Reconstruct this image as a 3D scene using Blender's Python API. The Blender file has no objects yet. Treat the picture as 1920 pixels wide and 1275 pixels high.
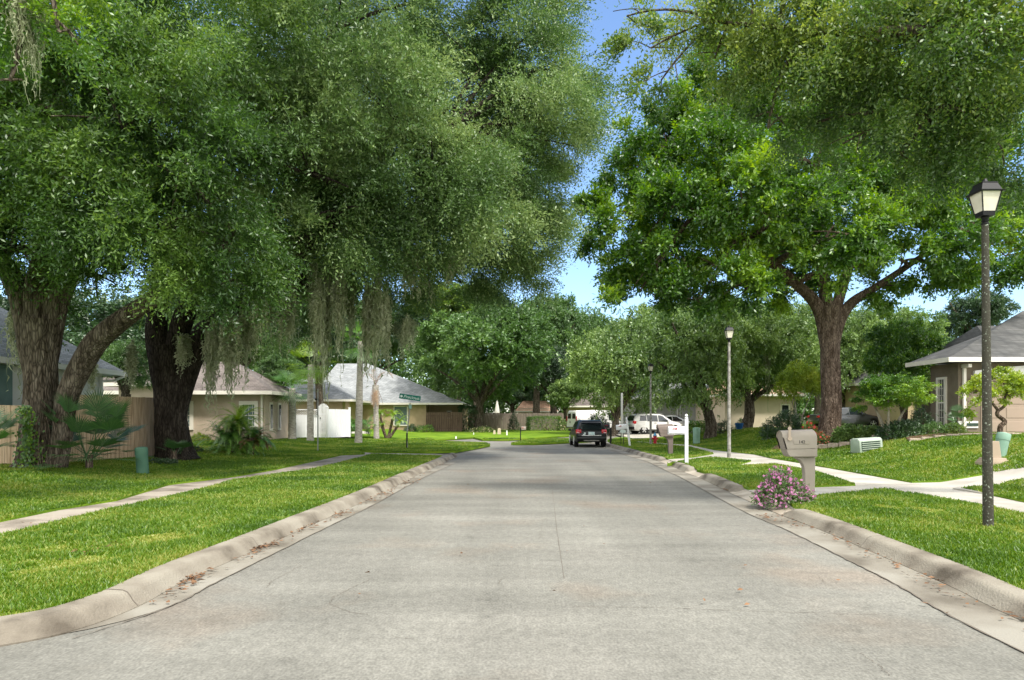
import bpy, bmesh, math, random
import numpy as np
from mathutils import Vector, Matrix
from mathutils.geometry import delaunay_2d_cdt
R = math.radians
sc = bpy.context.scene
COL = sc.collection

# ------------------------------------------------------------------ camera, sky, sun, exposure
H = 1.6; F = 1280.0; CX = 960.0; HY = 784.0
cam_d = bpy.data.cameras.new('camera'); cam = bpy.data.objects.new('camera', cam_d); COL.objects.link(cam)
cam.location = (0, 0, H); cam.rotation_euler = (R(90), 0, 0)
cam_d.sensor_width = 36; cam_d.lens = 36 * F / 1920; cam_d.shift_y = (HY - 637.5) / 1920
cam_d.clip_start = .05; cam_d.clip_end = 3000
sc.camera = cam
SUN = Vector((.40, -.62, 1.15)).normalized()
sun_el = math.asin(SUN.z); sun_az = math.atan2(SUN.x, SUN.y)
W = bpy.data.worlds.new('World'); sc.world = W; W.use_nodes = True
nt = W.node_tree; nt.nodes.clear(); N = nt.nodes; LK = nt.links
sky = N.new('ShaderNodeTexSky'); sky.sky_type = 'NISHITA'; sky.sun_disc = False
sky.sun_elevation = sun_el; sky.sun_rotation = sun_az; sky.air_density = 1.0; sky.dust_density = .3; sky.ozone_density = 4.5
tc = N.new('ShaderNodeTexCoord'); mp = N.new('ShaderNodeMapping'); mp.inputs['Scale'].default_value = (1.6, 1.6, 5.0)
mp.inputs['Location'].default_value = (.3, 0, .35)
no = N.new('ShaderNodeTexNoise'); no.inputs['Scale'].default_value = 2.2; no.inputs['Detail'].default_value = 8; no.inputs['Roughness'].default_value = .55
cr = N.new('ShaderNodeValToRGB'); cr.color_ramp.elements[0].position = .56; cr.color_ramp.elements[1].position = .78
cr.color_ramp.elements[1].color = (1, 1, 1, 1)
mx = N.new('ShaderNodeMixRGB'); mx.inputs[2].default_value = (8.0, 7.85, 7.6, 1)
bg = N.new('ShaderNodeBackground'); bg.inputs[1].default_value = .15; ow = N.new('ShaderNodeOutputWorld')
LK.new(tc.outputs['Generated'], mp.inputs[0]); LK.new(mp.outputs[0], no.inputs[0]); pass
sx = N.new('ShaderNodeSeparateXYZ'); LK.new(tc.outputs['Generated'], sx.inputs[0])
mr = N.new('ShaderNodeMapRange'); mr.inputs[1].default_value = .80; mr.inputs[2].default_value = -.05; mr.inputs[3].default_value = -.04; mr.inputs[4].default_value = .30  # more cloud behind the camera, added out of view for neutral fill light
LK.new(sx.outputs[1], mr.inputs[0]); adn = N.new('ShaderNodeMath'); adn.operation = 'ADD'; LK.new(no.outputs[0], adn.inputs[0]); LK.new(mr.outputs[0], adn.inputs[1]); LK.new(adn.outputs[0], cr.inputs[0])
LK.new(cr.outputs[0], mx.inputs[0]); LK.new(sky.outputs[0], mx.inputs[1]); LK.new(mx.outputs[0], bg.inputs[0]); LK.new(bg.outputs[0], ow.inputs[0])
sd = bpy.data.lights.new('sun', 'SUN'); sd.energy = 2.55; sd.angle = R(8); sd.color = (1, .945, .86)
so = bpy.data.objects.new('sun', sd); COL.objects.link(so); so.rotation_euler = SUN.to_track_quat('Z', 'Y').to_euler()
sc.view_settings.view_transform = 'Standard'; sc.view_settings.look = 'None'; sc.view_settings.gamma = 1
sc.view_settings.exposure = 1.0
sc.cycles.max_bounces = 6; sc.cycles.diffuse_bounces = 3; sc.cycles.transmission_bounces = 4; sc.cycles.transparent_max_bounces = 6
sc.cycles.use_denoising = True; sc.cycles.denoising_input_passes = 'RGB_ALBEDO_NORMAL'; sc.cycles.denoising_prefilter = 'ACCURATE'

# ------------------------------------------------------------------ terrain
def ss(a, b, x):
    t = np.clip((x - a) / (b - a), 0, 1); return t * t * (3 - 2 * t)
def rz(x, y): return .2 * ss(42, 65, y) + 0 * x
def hz(x, y):
    r = (.9 - .7 * ss(40, 60, y)) * ss(9.4, 15, x - .02 * y)
    l = .22 * ss(8.4, 12, -x)
    return rz(x, y) + .13 + r + l
def G(px, py, f=hz, off=0.):
    """photo pixel -> point on the terrain f"""
    dx = (px - CX) / F; dz = -(py - HY) / F
    y0 = 1.5; st = .05
    y = y0
    while y < 400:
        if H + dz * y <= float(f(dx * y, y)) + off: break
        y += st * (1 + y * .05)
    a, b = y - st * (1 + y * .05), y
    for _ in range(20):
        m = (a + b) / 2
        if H + dz * m <= float(f(dx * m, m)) + off: b = m
        else: a = m
    return (dx * b, b)
def P(px, py, Y): return Vector(((px - CX) / F * Y, Y, H - (py - HY) / F * Y))
def G3(px, py): x, y = G(px, py); return Vector((x, y, float(hz(x, y))))
def at(x, y): return Vector((x, y, float(hz(x, y))))

# ------------------------------------------------------------------ materials
MATS = {}
def M(name, c1, c2=None, scale=5, rough=.8, bump=0, bscale=40, metal=0, spec=.3, stretch=None, detail=5, c3=None, pos=(.35, .65), coat=0):
    m = bpy.data.materials.new(name); m.use_nodes = True; t = m.node_tree; b = t.nodes['Principled BSDF']
    b.inputs['Roughness'].default_value = rough; b.inputs['Metallic'].default_value = metal; b.inputs['Specular IOR Level'].default_value = spec
    b.inputs['Coat Weight'].default_value = coat
    b.inputs['Base Color'].default_value = (*c1, 1)
    tc = t.nodes.new('ShaderNodeTexCoord'); mp = t.nodes.new('ShaderNodeMapping'); t.links.new(tc.outputs['Object'], mp.inputs[0])
    if stretch: mp.inputs['Scale'].default_value = stretch
    if c2 is not None:
        n = t.nodes.new('ShaderNodeTexNoise'); n.inputs['Scale'].default_value = scale; n.inputs['Detail'].default_value = detail
        r = t.nodes.new('ShaderNodeValToRGB'); e = r.color_ramp.elements
        e[0].position, e[1].position = pos; e[0].color = (*c1, 1); e[1].color = (*c2, 1)
        if c3 is not None: k = e.new((pos[0] + pos[1]) / 2); k.color = (*c3, 1)
        t.links.new(mp.outputs[0], n.inputs[0]); t.links.new(n.outputs[0], r.inputs[0]); t.links.new(r.outputs[0], b.inputs['Base Color'])
    if bump:
        n2 = t.nodes.new('ShaderNodeTexNoise'); n2.inputs['Scale'].default_value = bscale; n2.inputs['Detail'].default_value = 6
        bp = t.nodes.new('ShaderNodeBump'); bp.inputs['Strength'].default_value = bump; bp.inputs['Distance'].default_value = .02
        t.links.new(mp.outputs[0], n2.inputs[0]); t.links.new(n2.outputs[0], bp.inputs['Height']); t.links.new(bp.outputs[0], b.inputs['Normal'])
    MATS[name] = m; return m
def leafmat(name, dark, mid, light, trans=.35, rough=.45, gloss=.10, nscale=.35):
    m = bpy.data.materials.new(name); m.use_nodes = True; t = m.node_tree; t.nodes.clear()
    at_ = t.nodes.new('ShaderNodeAttribute'); at_.attribute_name = 'var'
    tc = t.nodes.new('ShaderNodeTexCoord'); n = t.nodes.new('ShaderNodeTexNoise'); n.inputs['Scale'].default_value = nscale; n.inputs['Detail'].default_value = 3
    t.links.new(tc.outputs['Object'], n.inputs[0])
    ma = t.nodes.new('ShaderNodeMath'); ma.operation = 'MULTIPLY_ADD'; ma.inputs[1].default_value = 1.6; ma.inputs[2].default_value = -.8
    t.links.new(n.outputs[0], ma.inputs[0])
    ad = t.nodes.new('ShaderNodeMath'); ad.operation = 'ADD'; t.links.new(ma.outputs[0], ad.inputs[0]); t.links.new(at_.outputs['Fac'], ad.inputs[1])
    r = t.nodes.new('ShaderNodeValToRGB'); e = r.color_ramp.elements; e[0].position = .1; e[1].position = .9
    e[0].color = (*dark, 1); e[1].color = (*light, 1); k = e.new(.5); k.color = (*mid, 1)
    t.links.new(ad.outputs[0], r.inputs[0])
    d = t.nodes.new('ShaderNodeBsdfDiffuse'); tr = t.nodes.new('ShaderNodeBsdfTranslucent'); g = t.nodes.new('ShaderNodeBsdfGlossy')
    g.inputs['Roughness'].default_value = rough; g.inputs['Color'].default_value = (.9, .95, .9, 1)
    hs = t.nodes.new('ShaderNodeHueSaturation'); hs.inputs['Saturation'].default_value = 1.1; hs.inputs['Value'].default_value = 1.5; hs.inputs['Hue'].default_value = .485
    t.links.new(r.outputs[0], d.inputs[0]); t.links.new(r.outputs[0], hs.inputs['Color']); t.links.new(hs.outputs[0], tr.inputs[0])
    m1 = t.nodes.new('ShaderNodeMixShader'); m1.inputs[0].default_value = trans
    m2 = t.nodes.new('ShaderNodeMixShader'); m2.inputs[0].default_value = gloss
    o = t.nodes.new('ShaderNodeOutputMaterial')
    t.links.new(d.outputs[0], m1.inputs[1]); t.links.new(tr.outputs[0], m1.inputs[2]); t.links.new(m1.outputs[0], m2.inputs[1]); t.links.new(g.outputs[0], m2.inputs[2])
    t.links.new(m2.outputs[0], o.inputs[0]); MATS[name] = m; return m
def shingle(name, c1, c2, sx=1.0):
    m = M(name, c1, c2, scale=1.2, rough=.9)
    t = m.node_tree; b = t.nodes['Principled BSDF']
    br = t.nodes.new('ShaderNodeTexBrick'); br.inputs['Scale'].default_value = 1; br.inputs['Brick Width'].default_value = .32; br.inputs['Row Height'].default_value = .13
    br.inputs['Mortar Size'].default_value = .012; br.inputs['Color1'].default_value = (.75, .75, .75, 1); br.inputs['Color2'].default_value = (1.25, 1.25, 1.25, 1); br.inputs['Mortar'].default_value = (.45, .45, .45, 1)
    geo = t.nodes.new('ShaderNodeNewGeometry'); sp = t.nodes.new('ShaderNodeSeparateXYZ'); cb = t.nodes.new('ShaderNodeCombineXYZ')
    t.links.new(geo.outputs['Position'], sp.inputs[0])
    a = t.nodes.new('ShaderNodeMath'); a.operation = 'ADD'; t.links.new(sp.outputs[0], a.inputs[0]); t.links.new(sp.outputs[1], a.inputs[1])
    k = t.nodes.new('ShaderNodeMath'); k.operation = 'MULTIPLY'; k.inputs[1].default_value = 2.0; t.links.new(sp.outputs[2], k.inputs[0])
    t.links.new(a.outputs[0], cb.inputs[0]); t.links.new(k.outputs[0], cb.inputs[1]); t.links.new(cb.outputs[0], br.inputs[0])
    ml = t.nodes.new('ShaderNodeMixRGB'); ml.blend_type = 'MULTIPLY'; ml.inputs[0].default_value = .8
    src = b.inputs['Base Color'].links[0].from_socket
    t.links.new(src, ml.inputs[1]); t.links.new(br.outputs[0], ml.inputs[2]); t.links.new(ml.outputs[0], b.inputs['Base Color'])
    return m
def barkmat(name, c1, c2, c3, vs=1.0):
    m = M(name, c1, c2, scale=9, rough=.95, stretch=(1, 1, .22), c3=c3, bump=0, spec=.1)
    t = m.node_tree; b = t.nodes['Principled BSDF']; mp = [n for n in t.nodes if n.type == 'MAPPING'][0]
    v = t.nodes.new('ShaderNodeTexVoronoi'); v.feature = 'DISTANCE_TO_EDGE'; v.inputs['Scale'].default_value = 16 * vs
    t.links.new(mp.outputs[0], v.inputs[0])
    n = t.nodes.new('ShaderNodeTexNoise'); n.inputs['Scale'].default_value = 30; t.links.new(mp.outputs[0], n.inputs[0])
    mm = t.nodes.new('ShaderNodeMath'); mm.operation = 'MULTIPLY_ADD'; mm.inputs[1].default_value = 2.0
    t.links.new(v.outputs['Distance'], mm.inputs[0]); t.links.new(n.outputs[0], mm.inputs[2])
    bp = t.nodes.new('ShaderNodeBump'); bp.inputs['Strength'].default_value = 1; bp.inputs['Distance'].default_value = .05
    t.links.new(mm.outputs[0], bp.inputs['Height']); t.links.new(bp.outputs[0], b.inputs['Normal'])
    r = t.nodes.new('ShaderNodeValToRGB'); r.color_ramp.elements[0].color = (.35, .35, .35, 1); r.color_ramp.elements[1].position = .18
    t.links.new(v.outputs['Distance'], r.inputs[0])
    ml = t.nodes.new('ShaderNodeMixRGB'); ml.blend_type = 'MULTIPLY'; ml.inputs[0].default_value = 1
    t.links.new(b.inputs['Base Color'].links[0].from_socket, ml.inputs[1]); t.links.new(r.outputs[0], ml.inputs[2]); t.links.new(ml.outputs[0], b.inputs['Base Color'])
    return m

def roadmat():
    m = M('road_surface', (.19, .187, .163), (.235, .228, .20), scale=.35, rough=.92, spec=.2, c3=(.212, .208, .182), pos=(.3, .7))
    t = m.node_tree; b = t.nodes['Principled BSDF']; mp = [n for n in t.nodes if n.type == 'MAPPING'][0]
    src = b.inputs['Base Color'].links[0].from_socket
    def mul(src, scale, lo, hi, det=2, stretch=None, p=(.3, .7), tint=None):
        q = mp
        if stretch:
            q = t.nodes.new('ShaderNodeMapping'); q.inputs['Scale'].default_value = stretch; t.links.new(mp.outputs[0], q.inputs[0])
        n = t.nodes.new('ShaderNodeTexNoise'); n.inputs['Scale'].default_value = scale; n.inputs['Detail'].default_value = det; t.links.new(q.outputs[0], n.inputs[0])
        r = t.nodes.new('ShaderNodeValToRGB'); e = r.color_ramp.elements; e[0].position, e[1].position = p; t.links.new(n.outputs[0], r.inputs[0])
        e[0].color = (lo, lo, lo, 1); e[1].color = (hi, hi, hi, 1) if not tint else (*tint, 1)
        x = t.nodes.new('ShaderNodeMixRGB'); x.blend_type = 'MULTIPLY'; x.inputs[0].default_value = 1
        t.links.new(src, x.inputs[1]); t.links.new(r.outputs[0], x.inputs[2]); return x.outputs[0], n
    s, n1 = mul(src, 55, .76, 1.20, 2, (1, .6, 1), (.30, .70))          # aggregate grain
    s, _ = mul(s, 14, .88, 1.10, 4, (1, .6, 1), (.32, .68))             # mottling
    s, _ = mul(s, 1.1, .86, 1.10, 7, (.28, 1.3, 1), (.34, .66))   # crosswise bands
    s, _ = mul(s, .55, .88, 1.07, 4, (1.8, .14, 1), (.34, .66))      # tyre tracks along
    s, _ = mul(s, 3.2, .84, 1.0, 9, None, (.28, .40))      # small dark stains
    s, _ = mul(s, .45, 1, 1, 4, None, (.54, .66), (1.04, .95, .90))   # pinkish stains
    s, _ = mul(s, .16, .90, 1.06, 5, None, (.36, .62))
    t.links.new(s, b.inputs['Base Color'])
    bp = t.nodes.new('ShaderNodeBump'); bp.inputs['Strength'].default_value = .35; bp.inputs['Distance'].default_value = .01
    t.links.new(n1.outputs[0], bp.inputs['Height']); t.links.new(bp.outputs[0], b.inputs['Normal'])
roadmat()
M('concrete', (.27, .23, .18), (.46, .41, .34), scale=1.5, rough=.9, bump=.3, bscale=60, detail=9, c3=(.38, .335, .27))
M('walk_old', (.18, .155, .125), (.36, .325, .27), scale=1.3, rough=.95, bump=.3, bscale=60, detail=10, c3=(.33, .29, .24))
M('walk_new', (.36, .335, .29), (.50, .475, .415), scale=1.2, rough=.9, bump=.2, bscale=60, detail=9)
M('kerb', (.10, .085, .065), (.29, .265, .215), scale=1.6, rough=.95, bump=.5, bscale=45, detail=11, c3=(.22, .195, .155), pos=(.34, .62))
M('gutter', (.135, .12, .095), (.28, .265, .225), scale=1.1, rough=.95, bump=.3, bscale=60, detail=10, c3=(.225, .207, .17), pos=(.34, .6))
M('crack', (.15, .13, .105), rough=1)
M('soil', (.10, .075, .045), (.20, .16, .10), scale=20, rough=1)
M('lawn', (.09, .165, .014), (.18, .28, .022), scale=.9, rough=.9, bump=1, bscale=25, detail=12, c3=(.125, .22, .016), spec=.1)
M('grass_far', (.06, .11, .02), (.10, .16, .03), scale=.5, rough=1)
leafmat('grass_blade', (.055, .125, .010), (.125, .235, .014), (.32, .34, .075), trans=.35, gloss=.03, nscale=.5)
M('dead_leaf', (.09, .045, .022), (.25, .14, .075), scale=8, rough=.9)
barkmat('bark_oak', (.08, .064, .046), (.24, .205, .16), (.155, .127, .097))
barkmat('bark_dark', (.035, .028, .022), (.09, .075, .06), (.06, .05, .04))  # for the overhanging oak: shade under its crown put into the bark colour
barkmat('bark_brown', (.12, .085, .06), (.30, .23, .175), (.20, .15, .115), 1.3)
M('bark_pale', (.25, .215, .17), (.42, .38, .32), scale=6, rough=.95, bump=.8, bscale=30)
M('palm_bark', (.26, .24, .21), (.46, .43, .38), scale=5, rough=.95, bump=.6, bscale=20, stretch=(1, 1, 3))
leafmat('leaf_oak_dark', (.026, .072, .014), (.066, .145, .026), (.17, .28, .055), trans=.38, gloss=.045)
leafmat('leaf_oak', (.045, .10, .024), (.11, .20, .055), (.28, .38, .14), trans=.36, gloss=.045)
leafmat('leaf_bright', (.028, .095, .010), (.082, .20, .016), (.25, .40, .03), trans=.40, gloss=.07)
leafmat('leaf_olive', (.035, .095, .016), (.09, .18, .03), (.25, .33, .06), trans=.5, gloss=.07)
leafmat('leaf_mid', (.04, .095, .022), (.085, .175, .04), (.17, .28, .075), trans=.3, gloss=.06, nscale=.15)
leafmat('leaf_pale', (.06, .125, .03), (.14, .235, .055), (.27, .39, .10), trans=.3, gloss=.06, nscale=.15)
leafmat('leaf_deep', (.014, .045, .014), (.035, .085, .024), (.07, .14, .04), trans=.25, gloss=.08, nscale=.2)
leafmat('leaf_yellow', (.12, .20, .02), (.25, .36, .035), (.42, .48, .07), trans=.4, gloss=.05)
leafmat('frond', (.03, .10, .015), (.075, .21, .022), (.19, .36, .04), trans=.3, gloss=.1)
leafmat('frond_lit', (.10, .20, .02), (.20, .34, .03), (.36, .45, .06), trans=.4, gloss=.08)  # brighter copy of frond with sunlight put into the colour
leafmat('frond_dry', (.18, .10, .05), (.30, .18, .10), (.42, .30, .18), trans=.2, gloss=.02)
leafmat('fan_leaf', (.02, .07, .016), (.045, .135, .03), (.11, .23, .06), trans=.25, gloss=.12)
leafmat('moss', (.19, .225, .125), (.33, .37, .23), (.52, .54, .38), trans=.4, gloss=0)
leafmat('pink_flower', (.45, .12, .33), (.62, .22, .48), (.75, .42, .62), trans=.3, gloss=.02)
leafmat('red_flower', (.45, .02, .03), (.62, .05, .06), (.75, .25, .2), trans=.3, gloss=.02)
leafmat('cream_flower', (.5, .45, .25), (.6, .5, .3), (.7, .62, .45), trans=.3, gloss=.02)
M('wood_fence', (.42, .30, .19), (.66, .51, .35), scale=3, rough=.9, stretch=(8, 8, .5), bump=.4)
M('wood_fence_brown', (.09, .06, .042), (.17, .12, .085), scale=3, rough=.9, stretch=(6, 6, .5))
M('wood_fence_grey', (.16, .13, .11), (.28, .23, .195), scale=3, rough=.9, stretch=(6, 6, .5))
M('white_vinyl', (.78, .79, .8), (.84, .85, .86), scale=1, rough=.45)
M('stucco_beige', (.46, .37, .29), (.52, .43, .34), scale=2, rough=.95, bump=.4, bscale=120)
M('stucco_brown', (.165, .135, .098), (.205, .17, .125), scale=2, rough=.95, bump=.4, bscale=120)
M('stucco_white', (.60, .63, .60), (.68, .70, .66), scale=2, rough=.95)
M('stucco_grey', (.34, .345, .31), (.40, .40, .36), scale=2, rough=.95)
M('stucco_tan', (.42, .32, .20), (.48, .37, .24), scale=2, rough=.95)
M('stucco_cream', (.55, .46, .35), (.60, .51, .40), scale=2, rough=.95)
M('teal_wall', (.13, .21, .195), (.17, .26, .24), scale=2, rough=.9)
M('trim', (.70, .66, .58), (.78, .74, .66), scale=1, rough=.6)
M('trim_white', (.78, .78, .76), rough=.5)
M('garage_door', (.30, .235, .18), (.34, .27, .21), scale=1, rough=.7)
shingle('roof_dark', (.075, .077, .077), (.125, .125, .122)); shingle('roof_pale', (.24, .255, .26), (.31, .325, .33))
shingle('roof_brown', (.13, .11, .10), (.19, .165, .15)); shingle('roof_peach', (.5, .3, .2), (.6, .4, .28))
M('glass_dark', (.015, .022, .025), rough=.06, spec=.9)
M('glass_blind', (.12, .17, .17), (.16, .22, .215), scale=3, rough=.12, spec=.8)
M('lamp_glass', (.62, .58, .47), (.75, .71, .60), scale=6, rough=.35, spec=.5)
M('black_metal', (.010, .010, .012), rough=.5, spec=.3)
M('pole_lichen', (.05, .048, .036), (.40, .46, .38), scale=38, rough=.9, detail=9, pos=(.58, .70), bump=.4, c3=(.12, .13, .10))
M('pole_grey', (.20, .19, .17), (.36, .35, .32), scale=9, rough=.9, pos=(.4, .6))
M('mail_taupe', (.30, .265, .22), (.36, .32, .27), scale=2, rough=.55, bump=.1, bscale=200)
M('mail_brown', (.15, .12, .105), (.19, .155, .135), scale=2, rough=.6)
M('rust_red', (.5, .03, .03), rough=.5); M('hyd_red', (.55, .02, .045), (.42, .015, .03), scale=8, rough=.45); M('hyd_blue', (.08, .30, .50), rough=.45)
M('utility_green', (.055, .14, .09), (.075, .17, .11), scale=3, rough=.6); M('utility_pale', (.20, .34, .26), (.26, .41, .32), scale=3, rough=.6)
M('utility_box', (.34, .41, .34), (.43, .50, .42), scale=3, rough=.5); M('utility_slot', (.04, .07, .05), rough=.8)
M('utility_tan', (.36, .29, .21), (.42, .34, .26), scale=3, rough=.7)
M('paint_black', (.004, .007, .007), rough=.28, spec=.3, coat=.12); M('paint_white', (.78, .78, .76), rough=.25, spec=.5, coat=.5)
M('paint_grey', (.07, .075, .085), rough=.25, spec=.5, coat=.5); M('plastic_black', (.02, .02, .02), rough=.6)
M('tyre', (.015, .015, .015), rough=.85); M('rim', (.6, .6, .6), rough=.35, metal=.1); M('chrome', (.6, .6, .62), rough=.2, metal=.9)
M('tail_red', (.55, .01, .02), rough=.15, spec=.7); M('tail_clear', (.8, .6, .6), rough=.15); M('plate', (.55, .75, .74), (.75, .85, .83), scale=9, rough=.4)
M('sign_green', (.0, .16, .115), rough=.4); M('sign_white', (.75, .85, .82), rough=.5); M('steel', (.28, .29, .28), rough=.5, metal=.4)
M('stone_edge', (.30, .23, .18), (.50, .42, .34), scale=7, rough=.9); M('mulch', (.07, .04, .025), (.14, .08, .05), scale=14, rough=1)
M('canvas', (.70, .68, .60), rough=.9); M('blue_pot', (.02, .09, .25), rough=.3); M('paint_blue', (.16, .3, .45), rough=.9)

# ------------------------------------------------------------------ object helpers
def tag(o, label=None, cat=None, group=None, kind=None):
    if label: o['label'] = label
    if cat: o['category'] = cat
    if group: o['group'] = group
    if kind: o['kind'] = kind
    return o
def thing(name, loc, label, cat, group=None, rz_=0):
    o = bpy.data.objects.new(name, None); COL.objects.link(o); o.location = loc; o.rotation_euler = (0, 0, rz_); o.empty_display_size = .2
    return tag(o, label, cat, group)
def root_of(o):
    while o.parent: o = o.parent
    return o
class MB:
    """collects shapes; build() links them as one mesh object"""
    def __init__(s): s.v = []; s.f = []
    def add(s, vs, fs):
        n = len(s.v); s.v += [tuple(v) for v in vs]; s.f += [tuple(i + n for i in f) for f in fs]; return s
    def box(s, c, d, rot=0, m=None):
        x, y, z = d[0] / 2, d[1] / 2, d[2] / 2
        vs = [Vector((a * x, b * y, e * z)) for a in (-1, 1) for b in (-1, 1) for e in (-1, 1)]
        if rot: r = Matrix.Rotation(rot, 3, 'Z'); vs = [r @ v for v in vs]
        if m: vs = [m @ v for v in vs]
        c = Vector(c)
        return s.add([v + c for v in vs], [(0, 1, 3, 2), (4, 6, 7, 5), (0, 4, 5, 1), (2, 3, 7, 6), (0, 2, 6, 4), (1, 5, 7, 3)])
    def prism(s, poly, axis, a, b):
        """polygon in the plane perpendicular to axis, from a to b"""
        def pt(p, t):
            return (p[0], t, p[1]) if axis == 'y' else (t, p[0], p[1]) if axis == 'x' else (p[0], p[1], t)
        n = len(poly); vs = [pt(p, a) for p in poly] + [pt(p, b) for p in poly]
        return s.add(vs, [tuple(range(n))[::-1], tuple(range(n, 2 * n))] + [(i, (i + 1) % n, n + (i + 1) % n, n + i) for i in range(n)])
    def lathe(s, prof, c=(0, 0, 0), n=16, axis='z', cap=True):
        vs = []
        for r, z in prof:
            for i in range(n):
                a = 2 * math.pi * i / n; x, y = r * math.cos(a), r * math.sin(a)
                p = (x, y, z) if axis == 'z' else (x, z, y) if axis == 'y' else (z, x, y)
                vs.append((p[0] + c[0], p[1] + c[1], p[2] + c[2]))
        fs = [(j * n + i, j * n + (i + 1) % n, (j + 1) * n + (i + 1) % n, (j + 1) * n + i) for j in range(len(prof) - 1) for i in range(n)]
        if cap: fs += [tuple(range(n))[::-1], tuple(range((len(prof) - 1) * n, len(prof) * n))]
        return s.add(vs, fs)
    def tube(s, pts, rad, n=8, rough=0, rng=None, cap=True):
        pts = [Vector(p) for p in pts]
        if not hasattr(rad, '__len__'): rad = [rad] * len(pts)
        vs = []; up = Vector((0, 0, 1)); prev = None
        for i, p in enumerate(pts):
            t = (pts[min(i + 1, len(pts) - 1)] - pts[max(i - 1, 0)]).normalized()
            if prev is None:
                a = t.cross(Vector((0, 1, 0)));
                if a.length < .1: a = t.cross(Vector((1, 0, 0)))
            else: a = prev - t * prev.dot(t)
            a.normalize(); prev = a; b = t.cross(a)
            for k in range(n):
                th = 2 * math.pi * k / n; r = rad[i]
                if rough: r *= 1 + rough * (math.sin(3 * th + i * .7) * .5 + math.sin(5 * th - i * .9 + 1) * .35 + rng.uniform(-.3, .3))
                vs.append(p + (a * math.cos(th) + b * math.sin(th)) * r)
        m = len(pts); fs = [(j * n + i, j * n + (i + 1) % n, (j + 1) * n + (i + 1) % n, (j + 1) * n + i) for j in range(m - 1) for i in range(n)]
        if cap: fs += [tuple(range(n))[::-1], tuple(range((m - 1) * n, m * n))]
        return s.add(vs, fs)
    def build(s, name, mat, parent=None, smooth=False, local=False, bevel=0):
        me = bpy.data.meshes.new(name); vs = s.v
        if parent is not None and not local:
            L = root_of(parent).location; vs = [(v[0] - L.x, v[1] - L.y, v[2] - L.z) for v in vs]
        me.from_pydata(vs, [], s.f); 
        if mat: me.materials.append(MATS[mat])
        if bevel or True:
            bm = bmesh.new(); bm.from_mesh(me)
            if bevel:
                bmesh.ops.remove_doubles(bm, verts=bm.verts, dist=1e-5)
                ed = [e for e in bm.edges if len(e.link_faces) == 2 and e.calc_face_angle(0) > .5]
                bmesh.ops.bevel(bm, geom=ed, offset=bevel, segments=2, affect='EDGES', profile=.5, clamp_overlap=True)
            bmesh.ops.recalc_face_normals(bm, faces=bm.faces); bm.to_mesh(me); bm.free()
        if smooth:
            me.polygons.foreach_set('use_smooth', [True] * len(me.polygons)); 
            try: me.set_sharp_from_angle(angle=R(40))
            except Exception: pass
        o = bpy.data.objects.new(name, me); COL.objects.link(o)
        if parent is not None: o.parent = parent
        return o
def text(name, s, size, mat, parent, loc, rot, ext=.002, local=False, shear=0):
    cu = bpy.data.curves.new(name, 'FONT'); cu.body = s; cu.size = size; cu.extrude = ext; cu.align_x = 'CENTER'; cu.align_y = 'CENTER'; cu.shear = shear
    t = bpy.data.objects.new(name, cu); COL.objects.link(t); bpy.context.view_layer.update()
    me = bpy.data.meshes.new_from_object(t.evaluated_get(bpy.context.evaluated_depsgraph_get())); bpy.data.objects.remove(t)
    me.materials.clear(); me.materials.append(MATS[mat])
    o = bpy.data.objects.new(name, me); COL.objects.link(o); o.parent = parent
    L = Vector(loc)
    if not local: L = L - root_of(parent).location
    o.location = L; o.rotation_euler = rot; return o
def npmesh(name, V, Fq, mat, parent=None, var=None, k=4):
    """quads or triangles from numpy arrays"""
    me = bpy.data.meshes.new(name); V = np.asarray(V, dtype=np.float32)
    if parent is not None: V = V - np.array(root_of(parent).location, dtype=np.float32)
    nf = len(Fq); me.vertices.add(len(V)); me.vertices.foreach_set('co', V.ravel())
    me.loops.add(nf * k); me.loops.foreach_set('vertex_index', np.asarray(Fq, dtype=np.int32).ravel())
    me.polygons.add(nf); me.polygons.foreach_set('loop_start', np.arange(nf, dtype=np.int32) * k)
    me.update(calc_edges=True)
    if var is not None:
        a = me.attributes.new('var', 'FLOAT', 'FACE'); a.data.foreach_set('value', np.asarray(var, dtype=np.float32))
    me.materials.append(MATS[mat])
    o = bpy.data.objects.new(name, me); COL.objects.link(o)
    if parent is not None: o.parent = parent
    return o
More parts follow.
